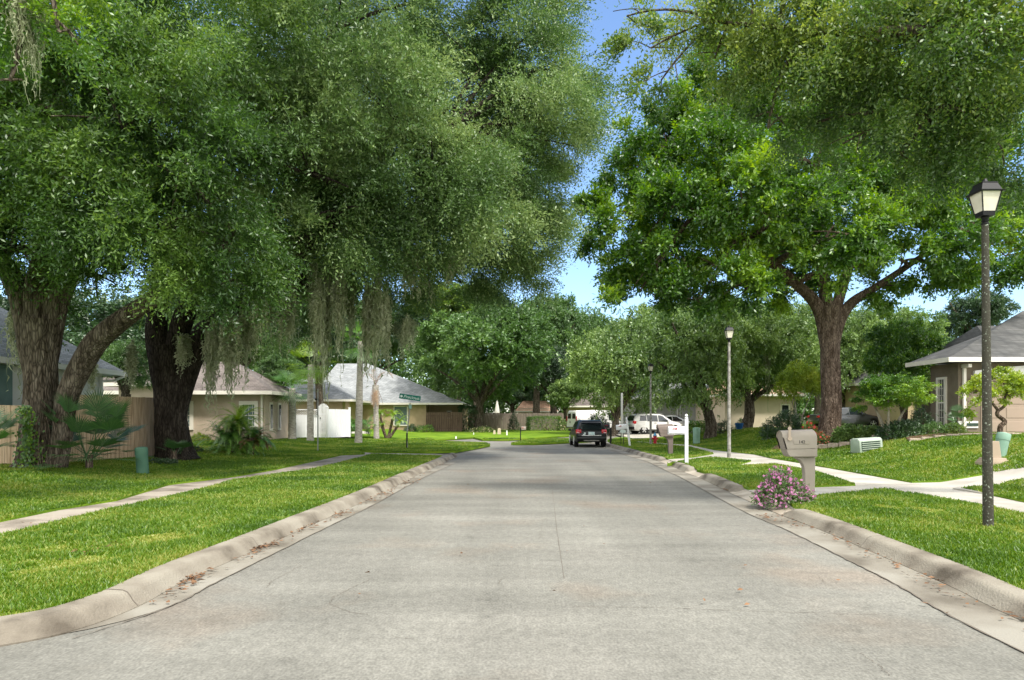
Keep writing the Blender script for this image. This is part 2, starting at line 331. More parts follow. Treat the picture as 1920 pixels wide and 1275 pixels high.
def sheet(name, poly, mat, off=0., f=hz, skirt=.15, cell=1.0, kind='structure', parent=None):
    """a polygon draped over the terrain f, with a skirt downwards"""
    poly = [Vector((p[0], p[1])) for p in poly]
    # subdivide the outline
    out = []
    for i, p in enumerate(poly):
        q = poly[(i + 1) % len(poly)]; n = max(1, int((q - p).length / cell))
        out += [p.lerp(q, k / n) for k in range(n)]
    n0 = len(out); xs = [p.x for p in out]; ys = [p.y for p in out]
    ar = np.array([(p.x, p.y) for p in out])
    gx = np.arange(min(xs), max(xs), cell); gy = np.arange(min(ys), max(ys), cell)
    if len(gx) * len(gy) > 9000:
        c = math.sqrt((max(xs) - min(xs)) * (max(ys) - min(ys)) / 9000); gx = np.arange(min(xs), max(xs), c); gy = np.arange(min(ys), max(ys), c)
    X, Y = np.meshgrid(gx, gy); pts = np.stack([X.ravel(), Y.ravel()], 1)
    ins = np.zeros(len(pts), bool); md = np.full(len(pts), 1e9)
    for i in range(n0):
        a = ar[i]; b = ar[(i + 1) % n0]
        c = ((a[1] > pts[:, 1]) != (b[1] > pts[:, 1])) & (pts[:, 0] < (b[0] - a[0]) * (pts[:, 1] - a[1]) / (b[1] - a[1] + 1e-12) + a[0])
        ins ^= c; md = np.minimum(md, np.hypot(*(pts - a).T))
    pts = pts[ins & (md > cell * .35)]
    vs, es, fs, *_ = delaunay_2d_cdt(out + [Vector(p) for p in pts], [(i, (i + 1) % n0) for i in range(n0)], [], 1, 1e-5)
    V = [(v.x, v.y, float(f(v.x, v.y)) + off) for v in vs]; Fs = [tuple(t) for t in fs]
    mb = MB(); mb.v = V; mb.f = Fs
    if skirt:
        base = len(V); rim = []
        for p in out: rim.append((p.x, p.y, float(f(p.x, p.y)) + off))
        mb.v = V + rim + [(x, y, z - skirt) for x, y, z in rim]
        mb.f = Fs + [(base + i, base + (i + 1) % n0, base + n0 + (i + 1) % n0, base + n0 + i) for i in range(n0)]
    me = bpy.data.meshes.new(name); me.from_pydata(mb.v, [], mb.f); me.materials.append(MATS[mat])
    bm = bmesh.new(); bm.from_mesh(me)
    for fc in bm.faces:
        if abs(fc.normal.z) > .5 and fc.normal.z < 0: fc.normal_flip()
    bm.to_mesh(me); bm.free()
    o = bpy.data.objects.new(name, me); COL.objects.link(o)
    if kind: o['kind'] = kind
    return o

# ------------------------------------------------------------------ ground, road, kerbs, lawns
LB = [(0, 1213), (146, 1182), (259, 1139), (350, 1090), (474, 1035), (583, 986), (700, 933), (780, 893), (838, 865)]   # kerb foot, photo pixels
Lw = [Vector(G(px, py, rz)) for px, py in LB]
Lw = [Vector((-7.5, 3.0)), Vector((-5.6, 3.55)), Vector((-4.4, 4.15))] + Lw + [Vector(G(853, 858, rz)), Vector(G(858, 855.5, rz))]
RB = [(1920, 1168), (1778, 1099), (1662, 1048), (1539, 995), (1455, 963)]
Rw = [Vector((3.72, -2)), Vector((3.85, 2.5))] + [Vector(G(px, py, rz)) for px, py in RB]
R2 = [Vector(G(*p, rz)) for p in [(1376, 927), (1340, 910), (1306, 894)]]
R3 = [Vector(G(*p, rz)) for p in [(1288, 887), (1270, 879), (1255, 873)]]
R4 = [Vector(G(*p, rz)) for p in [(1238, 866), (1205, 857), (1173, 847), (1141, 838), (1120, 832)]]
def smooth_path(pts, n=4):
    out = []
    for i in range(len(pts) - 1):
        p0 = pts[max(i - 1, 0)]; p1 = pts[i]; p2 = pts[i + 1]; p3 = pts[min(i + 2, len(pts) - 1)]
        for k in range(n):
            t = k / n
            out.append(.5 * ((2 * p1) + (p2 - p0) * t + (2 * p0 - 5 * p1 + 4 * p2 - p3) * t * t + (3 * p1 - p0 - 3 * p2 + p3) * t ** 3))
    return out + [pts[-1]]
def offset(path, d):
    out = []
    for i, p in enumerate(path):
        t = (path[min(i + 1, len(path) - 1)] - path[max(i - 1, 0)]).normalized(); out.append(p + Vector((-t.y, t.x)) * d)
    return out
PROF = [(.0, -.03), (.0, .012), (.045, .055), (.075, .10), (.10, .128), (.14, .142), (.29, .146), (.30, -.05)]
def kerb(name, path, side, ends=(0, 0)):
    path = smooth_path(path, 6); mb = MB(); n = len(PROF); L = [0]
    for i in range(1, len(path)): L.append(L[-1] + (path[i] - path[i - 1]).length)
    for i, p in enumerate(path):
        t = (path[min(i + 1, len(path) - 1)] - path[max(i - 1, 0)]).normalized(); nn = Vector((-t.y, t.x)) * side
        k = 1.
        if ends[0]: k = min(k, .12 + .88 * float(ss(0, ends[0], L[i])))
        if ends[1]: k = min(k, .12 + .88 * float(ss(0, ends[1], L[-1] - L[i])))
        z0 = float(rz(p.x, p.y))
        mb.v += [(p.x + nn.x * a, p.y + nn.y * a, z0 + (b * k if b > 0 else b)) for a, b in PROF]
    for i in range(len(path) - 1):
        for j in range(n - 1): mb.f.append((i * n + j, (i + 1) * n + j, (i + 1) * n + j + 1, i * n + j + 1))
    mb.f += [tuple(range(n)), tuple(range((len(path) - 1) * n, len(path) * n))]
    return tag(mb.build(name, 'kerb', None, True), kind='structure')
kerb('kerb', Lw, 1); kerb('kerb', Rw, -1, (0, .5)); kerb('kerb', R2, -1, (.5, .5)); kerb('kerb', R3, -1, (.4, .4)); kerb('kerb', R4, -1, (.5, 0))
def ribbon(mb, path, w, z, f=rz, jit=0, rng=None):
    a = offset(path, w / 2); b = offset(path, -w / 2); n = len(mb.v)
    for p, q in zip(a, b):
        j = rng.uniform(.3, 1.5) if rng else 1
        m = (p + q) / 2
        for s in (p, q):
            s = m + (s - m) * j; mb.v.append((s.x, s.y, float(f(s.x, s.y)) + z))
    for i in range(len(path) - 1): mb.f.append((n + 2 * i, n + 2 * i + 2, n + 2 * i + 3, n + 2 * i + 1))
rng = random.Random(3)
# gutter pans along the kerb feet
Rall = Rw + R2 + R3 + R4
Ls = [Vector(G(*q, rz)) for q in [(135, 1199), (321, 1137), (427, 1082), (620, 986), (700, 947), (790, 898), (850, 870)]]
fy = np.array([p.y for p in Lw[3:]]); fx = np.array([p.x for p in Lw[3:]]); gy_ = np.array([p.y for p in Ls]); gx_ = np.array([p.x for p in Ls])
yy_ = np.linspace(4.93, 25, 90); mb = MB()
for y in yy_: mb.v += [(float(np.interp(y, fy, fx)) - .02, y, .006), (float(np.interp(y, fy, fx)) + max(0., float(np.interp(y, gy_, gx_)) - float(np.interp(y, fy, fx))) * float(ss(4.9, 5.5, y)), y, .006)]
mb.f = [(2 * i, 2 * i + 1, 2 * i + 3, 2 * i + 2) for i in range(89)]; tag(mb.build('gutter', 'gutter'), kind='structure')
for pth, s in ((Rall, 1),):
    p = smooth_path(pth, 6); mb = MB(); ribbon(mb, offset(p, s * .235), .47, .006); tag(mb.build('gutter', 'gutter'), kind='structure')
seam = MB()
for pth, s in ((Ls, 0), (Rall, 1)):
    p = smooth_path(pth, 14); p = [q + Vector((rng.uniform(-.008, .008), 0)) for q in offset(p, s * .475)]
    ribbon(seam, p, .016, .010, rng=rng)
def jag(pts, n=14, amp=.02):
    out = []
    for a, b in zip(pts[:-1], pts[1:]):
        for k in range(n): out.append(a.lerp(b, k / n) + Vector((rng.uniform(-amp, amp), rng.uniform(-amp, amp))))
    return out + [pts[-1]]
def crk(px, w=.008, amp=.02, n=12): ribbon(seam, jag([Vector(G(*q, rz)) for q in px], n * 2, amp * .6), w * .6, .0045, rng=rng)
crk([(565, 1060), (510, 1090), (500, 1103)], .008); crk([(700, 1084), (655, 1105), (625, 1120), (618, 1132), (660, 1150), (690, 1152)], .007)
crk([(745, 1072), (900, 1052), (985, 1047)], .004); crk([(1040, 1047), (1240, 1047), (1420, 1052)], .004); crk([(1060, 1137), (1250, 1140), (1420, 1147), (1650, 1153)], .007)
crk([(1034, 905), (1045, 1000), (1058, 1085)], .009, .004); crk([(1613, 1225), (1650, 1250), (1668, 1268)], .006); crk([(985, 900.5), (1015, 899.5), (1050, 900)], .02, .01)
crk([(1018, 975), (1012, 1010)], .005); crk([(798, 970), (812, 960)], .008); crk([(1008, 1012), (1020, 1003)], .006); crk([(935, 1095), (940, 1085)], .007)
crk([(255, 1138), (290, 1134), (330, 1132)], .008, .005); crk([(1535, 1080), (1545, 1092)], .006); crk([(740, 1195), (775, 1198)], .005)
tag(seam.build('road_cracks', 'crack'), kind='structure')
# the wide joint across the left kerb
jb = MB(); jp = Vector(G(259, 1139, rz)); jd = Vector((-1, .12)).normalized()
for (a, b), (c, d) in zip(PROF[1:6], PROF[2:7]):
    q0 = jp + jd * a; q1 = jp + jd * c; w = .006
    jb.add([(q0.x, q0.y - w, b + .004), (q0.x, q0.y + w, b + .004), (q1.x, q1.y + w, d + .004), (q1.x, q1.y - w, d + .004)], [(0, 1, 2, 3)])
for Y_ in (8.4, 11.2, 14.2, 17.4):
    for pth, sg in ((smooth_path(Lw, 8), 1), (smooth_path(Rw + R2, 8), -1)):
        i = min(range(1, len(pth)), key=lambda i: abs(pth[i].y - Y_)); p = pth[i]; t_ = (pth[i] - pth[i - 1]).normalized(); nn_ = Vector((-t_.y, t_.x)) * sg
        if 12 < p.y < 14.6 and sg < 0: continue
        for (a, b), (c, d) in zip(PROF[1:6], PROF[2:7]):
            q0 = p + nn_ * a; q1 = p + nn_ * c; jb.add([(q0.x, q0.y - .004, b + .003), (q0.x, q0.y + .004, b + .003), (q1.x, q1.y + .004, d + .003), (q1.x, q1.y - .004, d + .003)], [(0, 1, 2, 3)])
tag(jb.build('kerb_joint', 'crack'), kind='structure')

road = sheet('road', [(-9, -4), (5.4, -4), (5.6, 12), (6.4, 20), (7.4, 36), (30, 44), (60, 60), (60, 75), (-60, 75), (-60, 30), (-3.6, 30), (-3.6, 20), (-4.4, 7), (-9, 5)], 'road_surface', 0, rz, 0, 2)
g = MB()
gx = [-900, -200, -60, 0, 60, 200, 900]; gy = [-200, -20, 40, 80, 200, 900]
g.v = [(x, y, -.06 + (.15 if y > 70 else 0)) for y in gy for x in gx]; g.f = [(j * 7 + i, j * 7 + i + 1, (j + 1) * 7 + i + 1, (j + 1) * 7 + i) for j in range(5) for i in range(6)]
tag(g.build('ground', 'grass_far'), kind='structure')
# concrete that shows wherever no lawn lies on it
Lo = offset(smooth_path(Lw, 2), .285); Ro = offset(smooth_path(Rw, 2), -.285)
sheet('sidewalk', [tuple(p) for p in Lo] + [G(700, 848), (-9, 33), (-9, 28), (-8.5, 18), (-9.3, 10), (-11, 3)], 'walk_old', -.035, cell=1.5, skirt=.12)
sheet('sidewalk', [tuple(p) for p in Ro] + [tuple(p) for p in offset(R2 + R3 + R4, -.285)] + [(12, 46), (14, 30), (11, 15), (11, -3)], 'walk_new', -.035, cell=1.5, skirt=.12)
apr = MB()
for a, b in ((Rw[-1], R2[0]), (R2[-1], R3[0]), (R3[-1], R4[0])):
    a1 = a + Vector((-.02, 0)); b1 = b + Vector((-.02, 0)); a2 = a + Vector((.42, 0)); b2 = b + Vector((.42, 0)); n = len(apr.v)
    apr.v += [(a1.x, a1.y - .25, .014), (b1.x, b1.y + .25, .014), (b2.x, b2.y + .3, .10), (a2.x, a2.y - .3, .10)]; apr.f.append((n, n + 3, n + 2, n + 1))
tag(apr.build('driveway_apron', 'concrete'), kind='structure')
lawns = []
def lawn(pts, cell=.8):
    q = [G(*p) if p[0] > 60 or p[1] > 200 else p for p in pts]
    o = sheet('lawn', q, 'lawn', 0, cell=cell, skirt=.10); lawns.append(o); return o
def PX(l): return [G(*p) for p in l]
def lawnw(q, cell=.8): o = sheet('lawn', q, 'lawn', 0, cell=cell, skirt=.10); lawns.append(o); return o
edgeL = [tuple(p) for p in offset(smooth_path(Lw[:-2], 3), .285)]
lawnw(edgeL + PX([(829, 855), (699, 851.5), (640, 867), (583, 880), (437, 900), (386, 915), (310, 933), (204, 955), (0, 1004)]) + [(-7.4, 7.2), (-9.0, 3.6)], .5)
lawnw(PX([(0, 975), (109, 953), (219, 936), (317, 907), (440, 892), (517, 879), (640, 852.5), (684, 850.5), (663, 843), (700, 845.5), (745, 848), (855, 845), (901, 837), (919, 833.5), (910, 830), (816, 827), (700, 823), (640, 823)]) + [(-70, 54), (-70, 2), (-11.5, 2), (-9.2, 7.5)], .9)
lawnw(PX([(758, 823), (816, 824), (888, 819.5), (905, 823.6), (956, 823.6), (983, 822), (1080, 815.5)]) + [(9, 75), (60, 76), (60, 130), (-70, 130), (-70, 62)], 2)
lawnw(PX([(958, 831), (1000, 831), (1080, 827.5), (1110, 826), (1110, 818), (1080, 820), (983, 825)]), 1)
E_edge = [tuple(p) for p in offset(smooth_path(R2, 3), -.285)]
lawnw(PX([(1416, 915), (1604, 908), (1530, 884), (1454, 870), (1380, 873)]) + PX([(1306, 880)]) + E_edge[::-1][0:], .5)
lawnw([tuple(p) for p in offset(smooth_path(R3, 3), -.285)] + PX([(1251, 868.5), (1330, 857), (1408, 864), (1385, 870), (1320, 876)]), .5)
lawnw([tuple(p) for p in offset(smooth_path(R4[:4], 3), -.285)] + PX([(1139, 827), (1190, 828.5), (1247, 834), (1293, 838), (1338, 850), (1300, 856.5)]), .7)
lawnw([tuple(p) for p in offset(smooth_path(Rw, 3), -.285)] + PX([(1474, 936), (1651, 917), (1670, 918), (1839, 947), (1920, 964)]) + [(7.7, 7), (7.4, -3)], .5)
lawnw(PX([(1139, 825), (1190, 826), (1247, 830.5), (1293, 833), (1340, 843), (1415, 851), (1441, 857), (1525, 871), (1710, 903), (1846, 888), (1925, 877)]) + [(17, 21), (18.9, 25.7), (27, 25.7), (70, 25), (70, 57), (30, 55), (12, 50.5), (7.6, 50)], .9)
lawnw(PX([(1802, 915), (1925, 896)]) + [(15, 15.2), (25, 18), (60, 18), (60, -3), (9.0, -3)] + PX([(1925, 940)]), .8)
sheet('driveway', [(9.3, 14.4), (13.0, 17.7), (17, 21), (18.9, 25.65), (25.5, 25.65), (25.5, 19), (15, 15.4), (9.3, 13)], 'walk_new', .0, cell=1, skirt=.1)
sheet('driveway', PX([(330, 846), (392, 846), (420, 836), (350, 835)]), 'walk_new', .02, cell=1, skirt=.05)
sheet('driveway', [(-17, 57.5), (-12, 57), (-11, 53), (-13.5, 50.5), (-19, 52)], 'walk_new', .02, cell=1, skirt=.05)
sheet('driveway', PX([(1190, 823), (1245, 818)]) + [(15, 55), (15, 61.5), (8.5, 61), (8.5, 52)], 'walk_new', .02, cell=1, skirt=.05)
sj = MB()      # sidewalk joints
for y in np.arange(5, 34, 1.5):
    a = Vector((7.9 + .02 * y - .2, y)); b = Vector((9.45 + .02 * y, y)); ribbon(sj, [a, a.lerp(b, .5), b], .012, -.031, hz)
for y in np.arange(4, 30, 1.5):
    a = Vector((-8.5, y + .2)); b = Vector((-6.2, y)); ribbon(sj, [a, a.lerp(b, .5), b], .014, -.031, hz)
tag(sj.build('sidewalk_joints', 'crack'), kind='structure')

# ------------------------------------------------------------------ grass blades and litter
nr = np.random.default_rng(11)
def vnoise(x, y, s=1., seed=0):
    v = 0
    for k, (a, b, c) in enumerate([(1, .6, .3), (-.7, 1.1, 1.9), (1.7, -.9, 4.1), (.4, 2.1, .7), (-2.3, .8, 2.2)]):
        v = v + np.sin(s * (a * x + b * y) * (1 + .35 * k) + c + seed * (k + 1) + 1.3 * np.sin(s * (b * x - a * y) * .8 + c * 2 + seed))
    return v / 5
def blades(total):
    T = []; 
    for o in lawns:
        me = o.data; me.calc_loop_triangles(); n = len(me.loop_triangles)
        idx = np.zeros(n * 3, np.int32); me.loop_triangles.foreach_get('vertices', idx)
        co = np.zeros(len(me.vertices) * 3, np.float32); me.vertices.foreach_get('co', co); co = co.reshape(-1, 3)
        t = co[idx.reshape(-1, 3)]; T.append(t)
    T = np.concatenate(T); nrm = np.cross(T[:, 1] - T[:, 0], T[:, 2] - T[:, 0]); ar = np.linalg.norm(nrm, axis=1) / 2
    up = np.abs(nrm[:, 2]) / (2 * ar + 1e-9) > .7
    c = T.mean(1); d = np.hypot(c[:, 0], c[:, 1]); px = CX + c[:, 0] / np.maximum(c[:, 1], .1) * F
    vis = (c[:, 1] > 1.5) & (px > -500) & (px < 2420) & (d < 48) & up
    w = ar * vis / (3 + d) ** 1.9
    i = nr.choice(len(T), total, p=w / w.sum())
    u = nr.random((total, 2)); k = u.sum(1) > 1; u[k] = 1 - u[k]
    p = T[i, 0] + (T[i, 1] - T[i, 0]) * u[:, :1] + (T[i, 2] - T[i, 0]) * u[:, 1:]
    d = np.hypot(p[:, 0], p[:, 1])
    bare = vnoise(p[:, 0], p[:, 1], 1.9, 2) + .5 * vnoise(p[:, 0], p[:, 1], 6, 5)
    for qx, qy, r_ in ((175, 1052, .28), (120, 1030, .3), (300, 1010, .35), (1710, 955, .35), (1770, 962, .3), (1660, 950, .2), (380, 985, .25), (60, 1075, .25)):
        gx0, gy0 = G(qx, qy); bare = bare + 1.3 * np.exp(-((p[:, 0] - gx0) ** 2 + ((p[:, 1] - gy0) * .8) ** 2) / r_ ** 2) * (.5 + .5 * nr.random(total))
    th = nr.random(total) * 6.283; hgt = (.024 + .028 * nr.random(total) ** 1.5) * (1 + d * .012) * (1 - .5 * (bare > .55)); wid = (.003 + .003 * nr.random(total)) * (1 + d * .16)
    lean = nr.random(total) * .9 + .2; la = nr.random(total) * 6.283
    dx = np.cos(th) * wid; dy = np.sin(th) * wid
    a = p + np.stack([-dx, -dy, 0 * dx], 1); b = p + np.stack([dx, dy, 0 * dx], 1)
    tip = p + np.stack([np.cos(la) * lean * hgt, np.sin(la) * lean * hgt, hgt], 1)
    V = np.stack([a, b, tip], 1).reshape(-1, 3); Fq = np.arange(total * 3).reshape(-1, 3)
    var = .44 + nr.normal(0, .19, total) + .20 * vnoise(p[:, 0], p[:, 1], .55, 9) + .14 * vnoise(p[:, 0], p[:, 1], 2.6, 4) + .55 * np.clip(bare - .42, 0, 1)
    tag(npmesh('grass', V, Fq, 'grass_blade', None, var, 3), 'short bright green grass blades covering the lawns', 'grass', kind='stuff')
blades(950000)
def litter():
    V = []; Fq = []; n = 0; r = random.Random(5)
    spots = []
    Lp = smooth_path(Lw, 8)
    for i, p in enumerate(Lp[4:-6]):
        dens = 11 if r.random() < .3 else 2
        if 6 < p.y < 26: spots += [(p.x + r.gauss(.10, .05), p.y + r.uniform(-.35, .35)) for _ in range(dens)]
    for px, py, k, s in [(358, 1088, 70, .09), (490, 1030, 90, .14), (570, 990, 40, .12), (640, 965, 50, .15), (720, 930, 60, .25), (770, 905, 60, .3), (1365, 920, 40, .08), (1435, 972, 30, .10), (1490, 985, 14, .12), (1590, 1020, 10, .15), (1512, 975, 10, .1), (60, 1000, 8, .4), (170, 1055, 30, .15)]:
        x, y = G(px, py, rz); spots += [(x + r.gauss(0, s * .6), y + r.gauss(0, s * 1.6)) for _ in range(k)]
    Rp = smooth_path(Rw, 8)
    for p in Rp[8:]: spots += [(p.x - abs(r.gauss(.1, .1)), p.y + r.uniform(-.3, .3)) for _ in range(3)]
    spots += [(r.uniform(-3, 4), r.uniform(5, 22)) for _ in range(40)]
    for x, y in spots:
        a = r.uniform(0, 6.28); l = r.uniform(.018, .04); w = l * .4; z = .02 + r.random() * .02 + (.12 if (x < -3.6) else 0)
        c, s_ = math.cos(a), math.sin(a); t = r.uniform(-.4, .6) * l
        q = [(-l, 0, 0), (0, w, t), (l, 0, t * .3), (0, -w, 0)]
        V += [(x + u * c - v * s_, y + u * s_ + v * c, z + abs(k)) for u, v, k in q]; Fq.append((n, n + 1, n + 2, n + 3)); n += 4
    tag(npmesh('fallen_leaves', V, Fq, 'dead_leaf'), 'dry brown leaves lying along the gutters', 'leaves', kind='stuff')
litter()

# ------------------------------------------------------------------ foliage
def unit(a): return a / (np.linalg.norm(a, axis=-1, keepdims=True) + 1e-9)
def leaves(P0, D, L, nl, ll, lw, rg, droop=.25, upb=.5, vbase=None):
    """sprays of leaves: origins P0, directions D, lengths L -> quads"""
    n = len(P0); s = np.linspace(.12, 1, nl)[None, :, None]
    pos = P0[:, None] + D[:, None] * L[:, None, None] * s + np.array([0, 0, -1.]) * (droop * L)[:, None, None] * s ** 2
    side = unit(np.cross(D, rg.normal(size=(n, 3)))); sg = np.where(np.arange(nl) % 2 == 0, 1, -1)[None, :, None]
    d = unit(D[:, None] * .8 + side[:, None] * sg * .8 + rg.normal(size=(n, nl, 3)) * .45 + np.array([0, 0, -.15]))
    nm = rg.normal(size=(n, nl, 3)) + np.array([0, 0, upb * 2]); w = unit(np.cross(d, nm))
    k = (ll[:, None, None] if hasattr(ll, 'shape') else ll) * (.7 + .6 * rg.random((n, nl, 1))); kw = k * lw
    v0 = pos; v1 = pos + d * k * .5 + w * kw * .5; v2 = pos + d * k; v3 = pos + d * k * .5 - w * kw * .5
    V = np.stack([v0, v1, v2, v3], 2).reshape(-1, 3)
    vb = (vbase if vbase is not None else np.full(n, .5))
    var = (vb[:, None] + rg.normal(0, .13, (n, nl))).ravel()
    return V, var
def crown_pts(lobes, nspray, rg, clump=26, inner=.62, sig=.125):
    """lobes: (centre, (rx,ry,rz), density)"""
    wt = np.array([l[1][0] * l[1][2] * l[2] for l in lobes]); wt = wt / wt.sum(); Ps = []; Ds = []; vb = []
    for (c, r, dn), w in zip(lobes, wt):
        m = max(12, int(nspray * w)); nc = max(3, m // clump)
        cd = unit(rg.normal(size=(nc, 3)) + np.array([0, 0, .15])); u = inner + (1.02 - inner) * rg.random((nc, 1)) ** .6
        bump = 1 + .12 * np.sin(cd[:, :1] * 7 + c[0]) * np.cos(cd[:, 1:2] * 6 + c[2])
        cc = cd * u * bump
        k = rg.integers(0, nc, m); off = rg.normal(size=(m, 3)) * np.array([sig, sig, sig * .7])
        q = cc[k] + off; ph = c[0] * 1.3 + c[2]; q = q + .17 * np.stack([np.sin(3.1 * q[:, 2] + 2.3 * q[:, 1] + ph), np.sin(2.7 * q[:, 0] - 2.9 * q[:, 2] + ph * 2), np.sin(3.3 * q[:, 0] + 2.1 * q[:, 1] + ph * 3)], 1) + .07 * np.stack([np.sin(8 * q[:, 2] + ph), np.sin(9 * q[:, 0] + ph), np.sin(7.5 * q[:, 1] + 8 * q[:, 0])], 1); Ps.append(np.array(c) + q * np.array(r)); Ds.append(unit(cd[k] * .9 + rg.normal(size=(m, 3)) * .55 + np.array([0, 0, .12])))
        cv = .5 + rg.normal(0, .13, nc); vb.append(cv[k])
    return np.concatenate(Ps), np.concatenate(Ds), np.concatenate(vb)
def view_lod(Pw, rg, far_keep=.35):
    y = np.maximum(Pw[:, 1], .5); px = CX + Pw[:, 0] / y * F; py = HY - (Pw[:, 2] - H) / y * F
    inside = (px > -260) & (px < 2180) & (py > -220) & (Pw[:, 1] > 1)
    keep = inside | (rg.random(len(Pw)) < far_keep); sc_ = np.where(inside, 1., 1.6)
    return keep, sc_
def bez(a, b, c, n=9): return [a * (1 - t) ** 2 + b * 2 * t * (1 - t) + c * t * t for t in [i / (n - 1) for i in range(n)]]
def rsmooth(pts, rad, n=4):
    p = smooth_path([Vector(q) for q in pts], n); r = []
    for i in range(len(rad) - 1): r += [rad[i] + (rad[i + 1] - rad[i]) * k / n for k in range(n)]
    return p, r + [rad[-1]]
def twigs(mb, start, lobes, r0, rg_, per=5):
    for c, r, dn in lobes:
        c = Vector(c); st = min(start, key=lambda s: (Vector(s[0]) - c).length + .3 * abs(s[0][2] - c.z)); a = Vector(st[0]); rr = min(r0, st[1] * .8)
        mid = (a + c) / 2 + Vector((rg_.uniform(-.3, .3), rg_.uniform(-.3, .3), .12 * (c - a).length)); pp = bez(a, mid, c, 8)
        mb.tube(pp, [rr * (1 - .7 * i / 7) + .01 for i in range(8)], 7, .06, rg_)
        for k in range(per):
            d = Vector((rg_.gauss(0, 1), rg_.gauss(0, 1), rg_.gauss(.2, .8))).normalized(); e = c + Vector((d.x * r[0], d.y * r[1], d.z * r[2])) * .85
            q = pp[rg_.randint(4, 7)]; m2 = (q + e) / 2 + Vector((0, 0, .1 * (e - q).length))
            mb.tube(bez(q, m2, e, 6), [rr * .3 * (1 - .8 * i / 5) + .006 for i in range(6)], 5)
def px_lobes(L):
    out = []
    for t in L:
        px, py, Y, rp = t[:4]; fz = t[4] if len(t) > 4 else .8; dn = t[5] if len(t) > 5 else 1.; r = rp / F * Y
        out.append((tuple(P(px, py, Y)), (r, r * .9, r * fz), dn))
    return out
def big_tree(name, label, base, limbs, lobes, nspray, nl, ll, lw, leaf, bark, seed, L=.45, droop=.3, group=None, cat='tree', r0=.14, per=5, clump=26, upb=.5):
    """limbs: list of (points, radii) in world; crown from lobes"""
    rg = np.random.default_rng(seed); rr = random.Random(seed)
    t = thing(name, base, label, cat, group); mb = MB(); start = []
    for pts, rad in limbs:
        p, r = rsmooth(pts, rad, 5); mb.tube(p, r, 18 if rad[0] > .25 else 10, .07 if rad[0] > .2 else .05, rr)
        start += [(q, s) for q, s in zip(p, r) if q.z > base[2] + 1.5]
    twigs(mb, start, lobes, r0, rr, per)
    mb.build('trunk', bark, t, True)
    Pw, D, vb = crown_pts(lobes, nspray, rg, clump, .68, .15 if clump > 50 else .125)
    keep, s = view_lod(Pw, rg); Pw, D, vb, s = Pw[keep], D[keep], vb[keep], s[keep]
    V, var = leaves(Pw, D, L * (.6 + .8 * rg.random(len(Pw))) * s, nl, ll * s, lw, rg, droop, upb, vb)
    npmesh('crown', V, np.arange(len(V)).reshape(-1, 4), leaf, t, var)
    return t

# oak at the left edge
b1 = Vector((-12.3, 17.5, float(hz(-12.3, 17.5)) - .05)); Y1 = 17.5
def PL(l, Y): return [P(a, b, (Y if len(c) == 0 else c[0])) for a, b, *c in l]
limbs1 = [(PL([(66, 888), (70, 860), (74, 790), (76, 700), (78, 600)], Y1), [.66, .48, .40, .38, .45]),
          (PL([(68, 740), (56, 650), (45, 570), (10, 500), (-40, 420, 17)], Y1), [.18, .28, .30, .24, .15]),
          (PL([(76, 740), (72, 560), (80, 500), (95, 400, 17), (110, 250, 16.5), (110, 60, 16)], Y1), [.34, .34, .27, .24, .18, .08]),
          (PL([(80, 750), (92, 650), (108, 560), (140, 490), (170, 430, 17), (240, 320, 16.5), (320, 180, 16)], Y1), [.18, .26, .29, .25, .23, .17, .07]),
          (PL([(104, 885, 17.3), (116, 820, 17.3), (128, 740, 17.3), (170, 655, 17.2), (222, 605, 17), (330, 530, 16.5), (440, 440, 16)], Y1), [.26, .23, .26, .28, .25, .15, .08])]
lob1 = px_lobes([(100, 340, 15, 150), (230, 240, 14.5, 160), (70, 120, 15, 180), (290, 60, 15, 190), (10, 470, 16, 80), (290, 420, 15, 120, .7), (430, 470, 15.5, 95, .6), (190, 520, 17.5, 55, .8),
                  (340, 320, 15, 140), (-150, 200, 16, 200), (140, 0, 18, 220, .8), (0, 300, 19, 200), (350, 520, 15.2, 75, .5), (420, 540, 15.5, 60, .5, .8), (-120, 420, 15, 110), (200, 400, 18, 130), (40, 560, 19, 50, 1, .5)])
big_tree('oak_tree', 'large oak with fissured grey bark, low forked limb and ivy on its trunk', b1, limbs1, lob1, 38000, 13, .10, .34, 'leaf_oak_dark', 'bark_oak', 21, .75, .35, clump=110)
# oak reaching over the road, deep shade put into its trunk colour
b2 = Vector((-10.95, 22, float(hz(-10.95, 22)) - .05))
limbs2 = [(PL([(330, 868), (326, 845), (322, 790), (316, 720), (312, 650)], 22), [.78, .58, .49, .48, .54]),
          (PL([(318, 800), (302, 700), (294, 620), (300, 540), (318, 440, 21), (340, 300, 20)], 22), [.25, .34, .34, .28, .22, .12]),
          (PL([(328, 810), (342, 725), (370, 655), (405, 605), (470, 560, 21), (560, 470, 20.5), (690, 360, 20), (840, 250, 20.5)], 22), [.25, .34, .36, .33, .28, .24, .18, .08]),
          (PL([(322, 690), (345, 590), (390, 500, 21), (480, 370, 20), (570, 200, 20), (620, 60, 20)], 22), [.34, .32, .28, .24, .16, .08]),
          (PL([(330, 700), (380, 620, 23), (520, 540, 25), (700, 470, 27), (880, 400, 28)], 22), [.3, .28, .24, .18, .1])]
